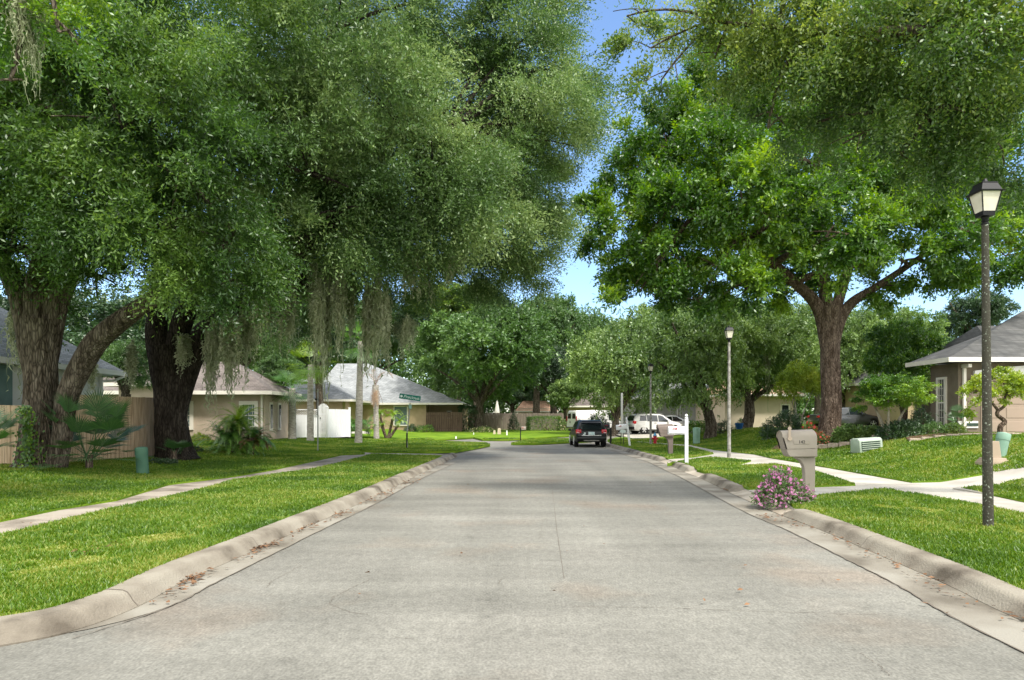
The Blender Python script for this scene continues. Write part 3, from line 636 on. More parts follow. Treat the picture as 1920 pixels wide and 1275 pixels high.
lob2 = px_lobes([(430, 420, 18.5, 120), (560, 320, 18, 150), (420, 180, 19, 170), (640, 110, 19, 190), (760, 250, 19.5, 180), (900, 130, 21, 165), (1000, 60, 23, 110), (985, 270, 22, 125),
                  (890, 400, 22, 130, .8), (740, 400, 20.5, 125, .75), (965, 430, 24, 85), (1010, 175, 23, 115), (820, 0, 22, 200), (600, -60, 22, 200), (860, 480, 25, 85, .7), (930, 470, 24.5, 75, .7),
                  (500, 300, 27, 190), (760, 240, 29, 200), (600, 460, 27, 100, .6), (710, 480, 28, 95, .6), (480, 500, 26, 90, .5), (1060, 250, 23, 70, .8, .5), (1075, 120, 23, 50, .9, .5), (1040, 380, 24, 60, .8, .6),
                  (640, 400, 19, 110, .7), (560, 450, 19, 90, .5), (560, 530, 23, 75, .6), (680, 510, 24, 75, .6), (775, 520, 26, 65, .6), (640, 570, 27, 60, .5), (865, 530, 27, 60, .6), (945, 515, 26, 50, .6), (480, 580, 28, 80, .6), (700, 440, 24, 110), (850, 430, 26, 90), (960, 400, 26, 70), (560, 420, 25, 110), (740, 340, 25, 120), (900, 300, 26, 110), (1000, 330, 25, 70), (1000, 500, 25, 55, .6, .7), (350, 420, 20, 110), (820, 340, 19.5, 120), (380, 590, 25, 70, .6, .6)])
big_tree('oak_tree', 'huge oak, trunk coloured near black for shade, olive crown spreading over the road', b2, limbs2, lob2, 88000, 13, .105, .34, 'leaf_oak', 'bark_dark', 22, .75, .4, clump=120)
# bright tree on the right
b3 = Vector((14.0, 30, float(hz(14, 30)) - .1))
limbs3 = [(PL([(1556, 822), (1557, 790), (1558, 720), (1556, 640), (1554, 575)], 30), [.56, .45, .41, .40, .46]),
          (PL([(1556, 720), (1547, 630), (1530, 570), (1490, 530, 29.5), (1440, 485, 29), (1370, 430, 28), (1270, 380, 28)], 30), [.22, .28, .28, .22, .19, .14, .06]),
          (PL([(1558, 720), (1567, 630), (1590, 575), (1640, 540, 29.5), (1700, 500, 29), (1800, 430, 28.5)], 30), [.2, .25, .23, .17, .13, .06]),
          (PL([(1555, 610), (1545, 520), (1535, 420), (1532, 300), (1540, 200)], 30), [.30, .26, .22, .16, .08]),
          (PL([(1560, 600), (1600, 480), (1660, 350), (1720, 250)], 30), [.26, .2, .14, .06])]
lob3 = px_lobes([(1150, 425, 29, 62), (1195, 310, 30, 58), (1175, 500, 29, 52, .7), (1245, 250, 30, 62), (1330, 200, 30, 80), (1440, 220, 30, 95), (1275, 390, 28, 80), (1240, 490, 28, 68, .7),
                  (1350, 505, 27.5, 75, .6), (1400, 380, 27, 90), (1500, 300, 28, 95), (1600, 220, 30, 105), (1590, 440, 26.5, 78, .7), (1500, 480, 31, 70, .6), (1700, 380, 28, 90), (1800, 440, 28, 78, .7), (1885, 480, 29, 58),
                  (1690, 490, 28, 60, .55), (1750, 300, 30, 105), (1860, 350, 31, 80), (1610, 500, 27, 48, .5), (1340, 290, 28, 75), (1440, 540, 30, 48, .5), (1280, 550, 29, 45, .5), (1550, 400, 34, 130), (1700, 250, 34, 130), (1920, 420, 32, 70), (1380, 130, 32, 70), (1200, 545, 28, 52, .7), (1310, 565, 28, 52, .6), (1400, 545, 27, 50, .6), (1480, 400, 27, 80), (1760, 500, 28.5, 55, .6), (1850, 520, 29, 48, .6), (1660, 540, 30, 40, .6), (1230, 330, 31, 70), (1300, 440, 30, 90), (1110, 400, 30, 35, .8)])
big_tree('shade_tree', 'bright green broad tree with brown trunk rising from the flower bed, tallest on the right', b3, limbs3, lob3, 46000, 9, .17, .45, 'leaf_bright', 'bark_brown', 23, .5, .1, clump=60, r0=.16, per=4, upb=.7)
# near oak whose trunk stands outside the frame on the right
b4 = Vector((13.6, 11.0, float(hz(13.6, 11.0)) - .1))
limbs4 = [([b4, b4 + Vector((-.2, 0, 2)), b4 + Vector((-.6, 0, 4.2))], [.5, .4, .38]),
          ([b4 + Vector((-.5, 0, 3.8)), P(2120, 200, 11), P(1960, 90, 10.6), P(1780, 60, 10.5), P(1560, 60, 11), P(1340, 40, 11.5)], [.3, .2, .14, .10, .06, .02]),
          ([b4 + Vector((-.5, 0, 3.8)), P(2150, 260, 11.5), P(2000, 180, 11.8), P(1850, 200, 11.5), P(1680, 220, 11.3)], [.2, .13, .08, .05, .02])]
lob4 = px_lobes([(1420, 10, 11.5, 100, .8), (1580, 50, 11, 125), (1760, 40, 10.5, 140), (1920, 60, 10.5, 130), (1310, 20, 12, 75, .6, .8), (1480, 130, 11.5, 60, .7, .8), (1560, 190, 12.5, 55, .7, .7), (1650, 210, 11.2, 60, .8, .8), (1740, 260, 11.6, 55, .9, .7), (1810, 210, 10.8, 55, .7), (1880, 285, 10.8, 50, .9, .6), (1690, 290, 12.2, 35, 1, .5), (1510, 240, 12.4, 32, 1, .5), (1850, 120, 12, 90),
                  (1220, 90, 12, 45, .9, .45), (1240, 150, 11.8, 38, 1, .5), (1175, 30, 12, 36, .6, .4), (1340, 110, 11.7, 50, .8, .6), (1700, 130, 12, 110), (2050, 150, 11, 150, .8, .4), (1500, -60, 12, 130, .7, .5), (1440, 240, 11.8, 45, .7, .5), (1580, 270, 11.5, 40, .7, .5)])
big_tree('oak_tree', 'oak branches with olive leaves hanging into the top right above the lamp', b4, limbs4, lob4, 21000, 10, .066, .42, 'leaf_olive', 'bark_oak', 24, .42, .6, clump=75, r0=.05, per=3)
# near oak outside the frame on the left, a lit spray and its moss reach the top left corner
b5 = Vector((-11.5, 8.6, float(hz(-11.5, 8.6)) - .1))
limbs5 = [([b5, b5 + Vector((.1, 0, 2)), b5 + Vector((.4, 0, 4.4))], [.5, .4, .36]),
          ([b5 + Vector((.4, 0, 4)), P(-300, 0, 9), P(-120, -60, 9), P(60, -40, 9), P(200, -60, 9.2)], [.25, .16, .10, .06, .02])]
lob5 = px_lobes([(30, 20, 9, 60, .7, .7), (110, 60, 9, 45, .9, .5), (20, 150, 9, 26, 1.2, .5), (-120, 0, 9, 130), (-300, -100, 9.5, 200), (200, -20, 9.2, 45, .5, .6), (60, -90, 9.5, 120)])
big_tree('oak_tree', 'lit oak spray reaching in at the top left corner of the view', b5, limbs5, lob5, 8000, 9, .06, .42, 'leaf_bright', 'bark_oak', 25, .30, .5, r0=.05, per=3)

# middle distance and background trees: crown prototypes of unit radius, copied
PROTO = {}
def proto(leaf, k, nspr=6500, ll=.045):
    key = (leaf, k)
    if key in PROTO: return PROTO[key]
    rg = np.random.default_rng(100 + k * 7 + len(leaf)); rr = random.Random(k)
    lobes = [((0, 0, .1), (.62, .62, .62), .7)]
    for i in range(13):
        a = i * 2.4 + rr.random(); e = rr.uniform(-.45, .85); q = math.cos(e); d = rr.uniform(.55, .68)
        lobes.append(((math.cos(a) * q * d, math.sin(a) * q * d, math.sin(e) * d), (rr.uniform(.28, .42),) * 2 + (rr.uniform(.22, .34),), 1.))
    Pw, D, vb = crown_pts(lobes, nspr, rg, 16, .6)
    V, var = leaves(Pw, D, .10 * (.6 + .8 * rg.random(len(Pw))), 8, ll, .5, rg, .25, .6, vb)
    n = len(V) // 4; me = bpy.data.meshes.new('crown'); me.vertices.add(len(V)); me.vertices.foreach_set('co', V.astype(np.float32).ravel())
    me.loops.add(n * 4); me.loops.foreach_set('vertex_index', np.arange(n * 4, dtype=np.int32)); me.polygons.add(n); me.polygons.foreach_set('loop_start', np.arange(n, dtype=np.int32) * 4)
    me.update(calc_edges=True); a = me.attributes.new('var', 'FLOAT', 'FACE'); a.data.foreach_set('value', var.astype(np.float32)); me.materials.append(MATS[leaf])
    PROTO[key] = me; return me
def bg_tree(label, px, Y, ccx, ccy, rxp, ryp, leaf='leaf_mid', k=0, tr=.3, bark='bark_oak', name='tree', group=None, multi=0, cat='tree', basez=None):
    X = (px - CX) / F * Y; z = float(hz(X, Y)) - .05 if basez is None else basez
    t = thing(name, (X, Y, z), label, cat, group); c = P(ccx, ccy, Y); rr = random.Random(int(px * 7 + Y)); mb = MB()
    r = (rxp / F * Y, max(rxp, ryp) / F * Y * .8, ryp / F * Y)
    B = Vector((X, Y, z))
    if multi:
        for i in range(multi):
            e = c + Vector((rr.uniform(-.6, .6) * r[0], rr.uniform(-.5, .5) * r[1], rr.uniform(-.2, .5) * r[2]))
            m = B.lerp(e, .45) + Vector(((e.x - B.x) * -.15, 0, 0)); mb.tube(bez(B + Vector((rr.uniform(-.1, .1), 0, 0)), m, e, 9), [tr * (1 - .8 * j / 8) for j in range(9)], 7, .08, rr)
    else:
        fork = Vector((X + (c.x - X) * .25, Y, z + (c.z - r[2] * .6 - z) * .9)); fork.z = max(fork.z, z + .8)
        mb.tube(rsmooth([B - Vector((0, 0, .1)), B.lerp(fork, .12), B.lerp(fork, .5) + Vector((rr.uniform(-.1, .1), 0, 0)), fork], [tr * 1.35, tr * 1.05, tr * .9, tr * .8])[0], rsmooth([B] * 4, [tr * 1.35, tr * 1.05, tr * .9, tr * .8])[1], 12, .07, rr)
        for i in range(7):
            e = c + Vector((rr.uniform(-.75, .75) * r[0], rr.uniform(-.6, .6) * r[1], rr.uniform(-.3, .6) * r[2]))
            mb.tube(bez(fork - Vector((0, 0, .1)), fork.lerp(e, .5) + Vector((0, 0, .1 * r[2])), e, 8), [tr * .5 * (1 - .8 * j / 7) for j in range(8)], 7, .06, rr)
    mb.build('trunk', bark, t, True)
    o = bpy.data.objects.new('crown', proto(leaf, k)); COL.objects.link(o); o.parent = t; o.location = c - Vector((X, Y, z)); o.scale = r; o.rotation_euler = (0, 0, rr.uniform(0, 6.28))
    return t
bg_tree('broad dark green tree with straight grey trunk in front of the weathered fence', 898, 66, 905, 675, 165, 125, 'leaf_mid', 0, .45)
bg_tree('tall tree behind the left side of the broad dark green tree', 860, 84, 850, 610, 130, 90, 'leaf_deep', 1, .4)
bg_tree('tall tree crown against the sky just left of the sky gap', 1005, 88, 1010, 655, 100, 118, 'leaf_mid', 2, .5)
bg_tree('dark tree standing beyond the van with its crown at the foot of the sky gap', 1085, 100, 1085, 675, 85, 112, 'leaf_mid', 0, .45)
bg_tree('yellow green crown hanging below the olive oak, above the broad dark green tree', 896, 80, 850, 578, 115, 52, 'leaf_olive', 1, .3)
bg_tree('low pale bushy tree beside the white van', 1058, 76, 1062, 742, 48, 38, 'leaf_pale', 1, .2)
bg_tree('dark tree with leaning trunk above the hedge', 1038, 82, 1030, 700, 50, 60, 'leaf_deep', 2, .45, 'bark_dark')
bg_tree('light green drooping oak over the parked white van', 1150, 56, 1168, 705, 90, 130, 'leaf_pale', 0, .35)
bg_tree('pale green oak crown behind the second lamp', 1236, 66, 1245, 655, 100, 108, 'leaf_pale', 1, .35)
bg_tree('oak with grey trunk shading the green utility box on the lawn', 1333, 42, 1310, 688, 112, 128, 'leaf_pale', 2, .38)
bg_tree('oak with pale forked trunk right of the one shading the utility box', 1400, 45, 1420, 672, 112, 122, 'leaf_pale', 1, .38)
bg_tree('pale oak crown beyond the forked trunk oak', 1480, 70, 1490, 655, 90, 110, 'leaf_pale', 2, .4)
bg_tree('mid green tree directly behind the bright tree trunk', 1585, 50, 1580, 675, 85, 105, 'leaf_pale', 2, .3)
bg_tree('pale tree behind the lime green tree and the dark sedan', 1720, 54, 1715, 700, 85, 75, 'leaf_pale', 1, .3)
bg_tree('pale oak behind the two oak trunks on the right', 1370, 58, 1365, 645, 95, 108, 'leaf_pale', 0, .35)
bg_tree('small yellow green tree on props beside the bright tree', 1496, 37, 1500, 722, 50, 52, 'leaf_yellow', 0, .06, 'bark_pale', multi=3)
bg_tree('pale green oak crown behind the crape myrtle', 1660, 58, 1650, 648, 110, 98, 'leaf_pale', 0, .4)
bg_tree('dark tree rising behind the grey roofed garage', 1830, 62, 1828, 600, 78, 62, 'leaf_deep', 1, .4)
bg_tree('slender multi stemmed crape myrtle left of the garage', 1697, 34, 1690, 680, 70, 100, 'leaf_bright', 1, .09, 'bark_brown', multi=5)
bg_tree('small round lime green tree in front of the bed, forked grey stem', 1666, 25, 1678, 742, 82, 48, 'leaf_bright', 2, .08, 'bark_pale', multi=4)
bg_tree('dense green tree behind the left oak and the wooden fence', 235, 31, 240, 690, 60, 62, 'leaf_mid', 0, .25)
bg_tree('dark tree behind the beige house roof', 450, 52, 440, 640, 130, 85, 'leaf_mid', 1, .4)
bg_tree('tree behind the palm trunks and white fence', 600, 56, 590, 640, 110, 75, 'leaf_deep', 2, .35)
bg_tree('tree behind the pale roof, seen between moss strands', 700, 90, 700, 640, 110, 90, 'leaf_mid', 0, .4)
bg_tree('leafy tree above the beige house at its right corner', 520, 42, 525, 700, 50, 40, 'leaf_mid', 2, .15)
bg_tree('tree beyond the left oak at the picture edge', -20, 34, -20, 620, 110, 100, 'leaf_deep', 0, .3)
bg_tree('far tree closing the view left of the dark oak', 180, 60, 200, 640, 170, 110, 'leaf_deep', 1, .4)
bg_tree('far tree closing the view behind the beige house', 350, 75, 360, 620, 160, 120, 'leaf_deep', 2, .4)
bg_tree('far tree closing the view above the white fence', 560, 85, 570, 610, 170, 120, 'leaf_mid', 1, .4)
bg_tree('far tree behind the grey walled house', 1330, 90, 1330, 650, 160, 100, 'leaf_mid', 2, .4)
bg_tree('far tree behind the cream walled house', 1530, 90, 1540, 660, 130, 80, 'leaf_mid', 0, .4)
bg_tree('far low tree between the van and the pale oak', 1180, 100, 1180, 700, 100, 80, 'leaf_deep', 1, .4)
bg_tree('far low tree behind the weathered fence', 960, 105, 960, 720, 110, 60, 'leaf_deep', 2, .4)
bg_tree('far low tree left behind the crape myrtle', 1760, 80, 1760, 680, 110, 60, 'leaf_mid', 0, .4)

def woodland():
    rg = np.random.default_rng(9); n = 42000; x = rg.uniform(-110, 110, n); y = rg.uniform(112, 132, n); top = 15.5 + 2.5 * np.sin(x * .21) + 1.5 * np.sin(x * .53 + 1) + 1. * np.sin(x * 1.1 + y)
    z = top * rg.uniform(0, 1, n) ** .85; Pw = np.stack([x, y, z], 1); D = unit(rg.normal(size=(n, 3)) + np.array([0, -.5, .4])); V, var = leaves(Pw, D, np.full(n, 1.3), 8, .55, .55, rg, .2, .6, .5 + .25 * np.sin(x * .6 + z * .5))
    tag(npmesh('woodland', V, np.arange(len(V)).reshape(-1, 4), 'leaf_mid', None, var), 'distant belt of green woodland closing the view', 'woodland', kind='stuff')
woodland()
# lopsided small tree in front of the garage door
b6 = G3(1876, 815); b6.y = 22.5; b6 = Vector(((1876 - CX) / F * 22.5, 22.5, float(hz((1876 - CX) / F * 22.5, 22.5)) - .05))
lm6 = [([b6, P(1876, 800, 22.5), P(1884, 790, 22.5), P(1870, 778, 22.5), P(1872, 768, 22.5)], [.09, .08, .07, .06, .055]),
       ([P(1872, 770, 22.5), P(1860, 755, 22.5), P(1850, 740, 22.4), P(1845, 725, 22.3)], [.05, .04, .03, .015]),
       ([P(1872, 770, 22.5), P(1884, 760, 22.5), P(1884, 745, 22.6), P(1900, 728, 22.6)], [.05, .045, .035, .02])]
lb6 = px_lobes([(1850, 722, 22.5, 26, .6), (1825, 735, 22.5, 18, .7, .7), (1880, 715, 22.6, 28, .6), (1905, 722, 22.5, 24, .6), (1825, 760, 22.3, 14, .9, .6), (1895, 745, 22.5, 14, .8, .6)])
big_tree('small_tree', 'small crooked tree with twisted trunk in front of the garage door', b6, lm6, lb6, 900, 8, .09, .5, 'leaf_yellow', 'bark_brown', 31, .2, .2, r0=.02, per=4, clump=14)

# ------------------------------------------------------------------ moss
def moss(px, top, bot, wpx, Y, n, label, seed):
    rr = np.random.default_rng(seed); c = P(px, top, Y); t = thing('spanish_moss', c, label, 'moss', 'spanish moss hanging from the oaks')
    V = []; Fq = []; var = []; k = 0; Wd = wpx / F * Y; Lm = (bot - top) / F * Y
    nt_ = max(3, int(wpx / 2.6)); tx = rr.normal(0, .42, nt_) * Wd; ty = rr.normal(0, .45, nt_) * Wd; tl = rr.uniform(.35, 1.25, nt_); tz = rr.uniform(-.15, .15, nt_) * Lm; tw_ = rr.uniform(.025, .075, nt_)
    for i in range(int(n * 2.5)):
        q = rr.integers(0, nt_); g_ = rr.normal(0, 1, 2); x = c.x + tx[q] + g_[0] * tw_[q]; y = c.y + ty[q] + g_[1] * tw_[q]; z = c.z + tz[q] + rr.uniform(-.1, .2) * Lm
        ln = Lm * tl[q] * rr.uniform(.5, 1.1) * math.exp(-.25 * (g_[0] ** 2 + g_[1] ** 2)); a = rr.uniform(0, 3.14); m = 11
        w = rr.uniform(.010, .026) * Y / 20; dx, dy = 0., 0.
        vb = rr.uniform(.2, .8)
        for j in range(m):
            f = j / (m - 1); dx += rr.normal(0, .022); dy += rr.normal(0, .022); a += rr.normal(0, .5)
            ww = w * (1 - .75 * f) * rr.uniform(.5, 1.5) + .002
            V += [(x + dx - math.cos(a) * ww, y + dy - math.sin(a) * ww, z - f * ln), (x + dx + math.cos(a) * ww, y + dy + math.sin(a) * ww, z - f * ln)]
            if j: Fq.append((k - 2, k - 1, k + 1, k)); var.append(vb)
            k += 2
            if j and rr.random() < .7:   # side wisps
                b = rr.uniform(0, 6.28); l = rr.uniform(.04, .12) * min(1, (Y / 22) ** 1.5);  V += [(x + dx, y + dy, z - f * ln), (x + dx + .01, y + dy, z - f * ln - .02), (x + dx + math.cos(b) * l, y + dy + math.sin(b) * l, z - f * ln - l * .8), (x + dx + math.cos(b) * l * .5, y + dy + math.sin(b) * l * .5, z - f * ln - l * .2)]
                Fq.append((k, k + 1, k + 2, k + 3)); var.append(vb); k += 4
    npmesh('strands', V, Fq, 'moss', t, var)
MS = [(398, 628, 748, 17, 21, 90, 'long grey moss curtain hanging lowest beside the dark oak trunk'), (432, 612, 742, 22, 20.5, 130, 'thick grey moss curtain in front of the beige house roof'),
      (466, 590, 722, 17, 21, 90, 'moss hanging right of the thick curtain by the dark trunk'), (486, 545, 690, 13, 20, 60, 'slim pale moss strand above the sago palm'),
      (505, 560, 650, 14, 22, 50, 'short moss tuft between the sago palm and the first palm trunk'), (540, 555, 690, 12, 21, 55, 'narrow moss strand left of the first palm trunk'),
      (588, 540, 720, 15, 20.5, 80, 'long moss strand in front of the second palm trunk'), (606, 530, 700, 14, 22, 70, 'moss strand directly right of the second palm trunk'),
      (640, 525, 690, 11, 21, 45, 'thin moss strand above the white fence'), (560, 520, 650, 20, 26, 80, 'broad moss tuft deep inside the oak above the white gate'),
      (694, 560, 720, 13, 22, 60, 'moss strand just right of the tallest palm trunk'), (712, 545, 700, 12, 21.5, 50, 'moss strand above the drooping dry palm'),
      (728, 560, 690, 9, 23, 40, 'thin moss strand left of the street sign'), (752, 605, 672, 20, 24, 60, 'ragged pale moss tuft above the street name sign'),
      (772, 470, 560, 22, 22, 80, 'pale moss bunch high in the oak left of the road'), (852, 470, 530, 20, 22.5, 60, 'pale moss bunch hanging nearest to the road'),
      (660, 530, 660, 14, 25, 60, 'moss tuft hanging in front of the tallest palm'), (800, 480, 560, 14, 24, 40, 'small moss bunch between the two pale bunches high up'),
      (40, -20, 150, 24, 9, 260, 'pale moss beard in the top left corner'), (30, 600, 735, 12, 18.5, 45, 'moss strand left of the fissured grey trunk'), (172, 670, 750, 9, 18, 36, 'moss strand under the forked limb of the left oak'),
      (245, 660, 745, 10, 21, 40, 'moss strand hanging left of the dark trunk above the fence'), (348, 640, 700, 14, 21.5, 50, 'moss on the right limb of the dark oak'), (520, 500, 600, 22, 24, 70, 'moss in the shade beneath the dark oak limb'),
      (620, 500, 610, 24, 24, 90, 'broad shaded moss curtain in the middle of the oak underside'), (1330, 650, 700, 5, 41, 20, 'pale moss strand on the oak over the utility box'), (1438, 655, 735, 5, 44, 24, 'pale moss strand left of the yellow green tree')]
for i, m in enumerate(MS): moss(*m, 50 + i)

# ------------------------------------------------------------------ palms and shrubs
def frond(V, Fq, var, base, az, el, L, rg, nleaf=26, wl=.28, droop=.8, vb=.5, lw=.022, vee=.5):
    """pinnate frond"""
    h = np.array([math.cos(az), math.sin(az), 0]); sd_ = np.array([-math.sin(az), math.cos(az), 0]); p = np.array(base, float); e = el; st = L / nleaf
    for i in range(nleaf):
        f = i / nleaf; d = h * math.cos(e) + np.array([0, 0, math.sin(e)]); q = p + d * st; e -= droop * 1.6 / nleaf * (.3 + f)
        w = wl * math.sin(math.pi * min(1, .12 + f * .95)) ** .6 + .02
        for s in (-1, 1):
            tip = p + (sd_ * s * .85 + d * .5 + np.array([0, 0, vee * .4 - .25 * rg.random()])) * w; k = len(V)
            V += [p - d * lw, p + d * lw, tip + d * lw * .3, tip]; Fq.append((k, k + 1, k + 2, k + 3)); var.append(vb + rg.normal(0, .1))
        k = len(V); u = np.cross(d, sd_) * .008; V += [p - sd_ * .008, p + sd_ * .008, q + sd_ * .006, q - sd_ * .006]; Fq.append((k, k + 1, k + 2, k + 3)); var.append(vb + .2)
        p = q
def fan(V, Fq, var, base, az, el, stem, L, rg, n=26, vb=.5, spread=2.6):
    d = np.array([math.cos(az) * math.cos(el), math.sin(az) * math.cos(el), math.sin(el)]); c = np.array(base, float) + d * stem
    sd_ = unit(np.cross(d, [0, 0, 1.])); up = np.cross(sd_, d); k = len(V)
    V += [base - sd_ * .012, base + sd_ * .012, c + sd_ * .008, c - sd_ * .008]; Fq.append((k, k + 1, k + 2, k + 3)); var.append(vb)
    for i in range(n):
        a = (i / (n - 1) - .5) * spread; r = d * math.cos(a) + sd_ * math.sin(a) + up * (.15 * abs(math.sin(a))); r = unit(r); l = L * (1 - .25 * abs(a) / 1.3) * rg.uniform(.9, 1.1)
        w = np.cross(r, up); w = unit(w) * .017 * L / .8; m = c + r * l * .6; tip = c + r * l + np.array([0, 0, -.12 * l]); k = len(V)
        V += [c, m - w, tip, m + w]; Fq.append((k, k + 1, k + 2, k + 3)); var.append(vb + rg.normal(0, .12))
def palm_trunk(t, pts, rad): mb = MB(); p, r = rsmooth(pts, rad, 8); r = [x * (1 + .05 * (i % 2)) for i, x in enumerate(r)]; mb.tube(p, r, 14, .02, random.Random(1)); return mb.build('trunk', 'palm_bark', t, True)
for i, (px, by, ty, Y, rad, lab) in enumerate([(548, 829, 728, 40, .21, 'pale ringed palm trunk at the corner of the beige house'), (582, 831, 684, 38, .17, 'pale palm trunk standing in front of the white fence, fan leaves on top'), (672, 831, 640, 39.5, .19, 'tallest pale palm trunk standing alone right of the white fence')]):
    B = P(px, by, Y); B = Vector((B.x, Y, float(hz(B.x, Y)) - .05)); t = thing('palm_tree', B, lab, 'palm tree', 'palm trees by the white fence')
    T = P(px + (4 if i == 2 else 0), ty, Y); palm_trunk(t, [B, B.lerp(T, .06), B.lerp(T, .5), T], [rad * 1.5, rad * 1.1, rad, rad * .8])
    V, Fq, var = [], [], []; rg = np.random.default_rng(i)
    for k in range(26): fan(V, Fq, var, np.array(T), k * 2.4, rg.uniform(-.9, 1.1), rg.uniform(.5, .9), 1.0, rg, 18, .5)
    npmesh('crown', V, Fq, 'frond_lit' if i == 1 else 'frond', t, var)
# dying palm with hanging dry fronds
B = G3(706, 822); T = P(704, 722, B.y); t = thing('palm_tree', B, 'dying palm with drooping dry fronds left of the street name sign', 'palm tree'); palm_trunk(t, [B, B.lerp(T, .5), T], [.2, .17, .22])
V, Fq, var = [], [], []; rg = np.random.default_rng(8)
for k in range(16): frond(V, Fq, var, np.array(T), k * 2.4, rg.uniform(-1.5, -.9) if k > 5 else rg.uniform(.9, 1.5), 1.7 if k > 5 else 2.3, rg, 22, .25, .4 if k > 5 else 2.2, .5)
npmesh('crown', V, Fq, 'frond_dry', t, var)
# triple pygmy date palm by the sign
B = G3(726, 822); t = thing('date_palm', B, 'pygmy date palm with three slanting stems behind the street sign', 'palm tree')
V, Fq, var = [], [], []; mb = MB(); rg = np.random.default_rng(5)
for tx, ty in ((712, 776), (737, 780), (750, 790), (716, 800)):
    T = P(tx, ty, B.y); mb.tube(bez(B + Vector(((tx - 726) * .005, 0, 0)), B.lerp(T, .5) + Vector(((tx - 726) * .006, 0, 0)), T, 7), [.10, .10, .09, .09, .09, .08, .08], 8, .1, random.Random(3))
    for k in range(18): frond(V, Fq, var, np.array(T), k * 2.4, rg.uniform(.1, 1.2), .95, rg, 16, .16, 1.6, .5, .02)
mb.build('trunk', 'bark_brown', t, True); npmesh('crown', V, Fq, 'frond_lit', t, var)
# bushy palms left of it
for px, py, s, lab in ((690, 820, 1.0, 'bushy green palm clump behind the tallest palm trunk'), (660, 815, .8, 'small fan palm beside the white fence end')):
    B = G3(px, py); t = thing('palm_shrub', B, lab, 'palm'); V, Fq, var = [], [], []; rg = np.random.default_rng(px)
    for k in range(30): frond(V, Fq, var, np.array(B) + np.array([rg.normal(0, .25), rg.normal(0, .25), .6 * s * rg.random() * 2]), k * 2.4, rg.uniform(.4, 1.3), 1.2 * s, rg, 16, .22, 1.4, .45)
    npmesh('leaves', V, Fq, 'frond', t, var)
# big sago palm clump
B = G3(443, 850); t = thing('sago_palm', B, 'large round sago palm clump, yellow green on top, on the left lawn', 'sago palm'); rg = np.random.default_rng(6)
for hx, hz_, n, L, mat, nm in ((-.3, .25, 90, 1.65, 'frond', 'fronds'), (.65, .55, 40, 1.1, 'frond', 'fronds'), (.1, 1.25, 50, 1.2, 'frond_lit', 'lit_fronds'), (.70, .45, 26, .8, 'frond_dry', 'dry_fronds'), (.0, .7, 60, 1.3, 'frond', 'fronds')):  # top head takes the frond colour with sunlight painted in
    V, Fq, var = [], [], []
    for k in range(n): frond(V, Fq, var, np.array(B) + np.array([hx, rg.normal(0, .1), hz_]), k * 2.4 + rg.normal(0, .2), rg.uniform(-.15, 1.25), L * rg.uniform(.8, 1.1), rg, 24, .17, 1.3, .5, .017)
    npmesh(nm, V, Fq, mat, t, var)
mb = MB(); mb.tube([B + Vector((.6, -.2, -.05)), B + Vector((.62, -.2, .6))], .14, 10, .1, random.Random(2)); mb.tube([B + Vector((0, 0, -.05)), B + Vector((0, 0, .9))], .18, 10, .1, random.Random(2)); mb.build('trunk', 'bark_brown', t, True)
# palmettos
def palmetto(B, label, n, stem, L, seed, mat='fan_leaf', lo=.1, hi=1.35):
    t = thing('palmetto', B, label, 'palmetto'); V, Fq, var = [], [], []; rg = np.random.default_rng(seed)
    for k in range(n): fan(V, Fq, var, np.array(B) + np.array([rg.normal(0, .08), rg.normal(0, .08), .25]), k * 2.4 + rg.normal(0, .3), rg.uniform(lo, hi), stem * rg.uniform(.6, 1.1), L * rg.uniform(.8, 1.1), rg, 28, .5)
    npmesh('leaves', V, Fq, mat, t, var); mb = MB(); mb.tube([B - Vector((0, 0, .05)), B + Vector((0, 0, .35))], .09, 8, .1, random.Random(1)); mb.build('trunk', 'bark_brown', t, True)
palmetto(at(-10.9, 17.6), 'dark green fan leaved palmetto between the two oak trunks', 40, 1.2, .72, 4, lo=-.1)
palmetto(at(-12.3, 15.4), 'dark palmetto at the left picture edge in front of the fence', 26, 1.15, .66, 5, lo=.4)
palmetto(at(-10.35, 20.9), 'small fern like palmetto at the foot of the dark oak', 8, .35, .4, 6, lo=.2)
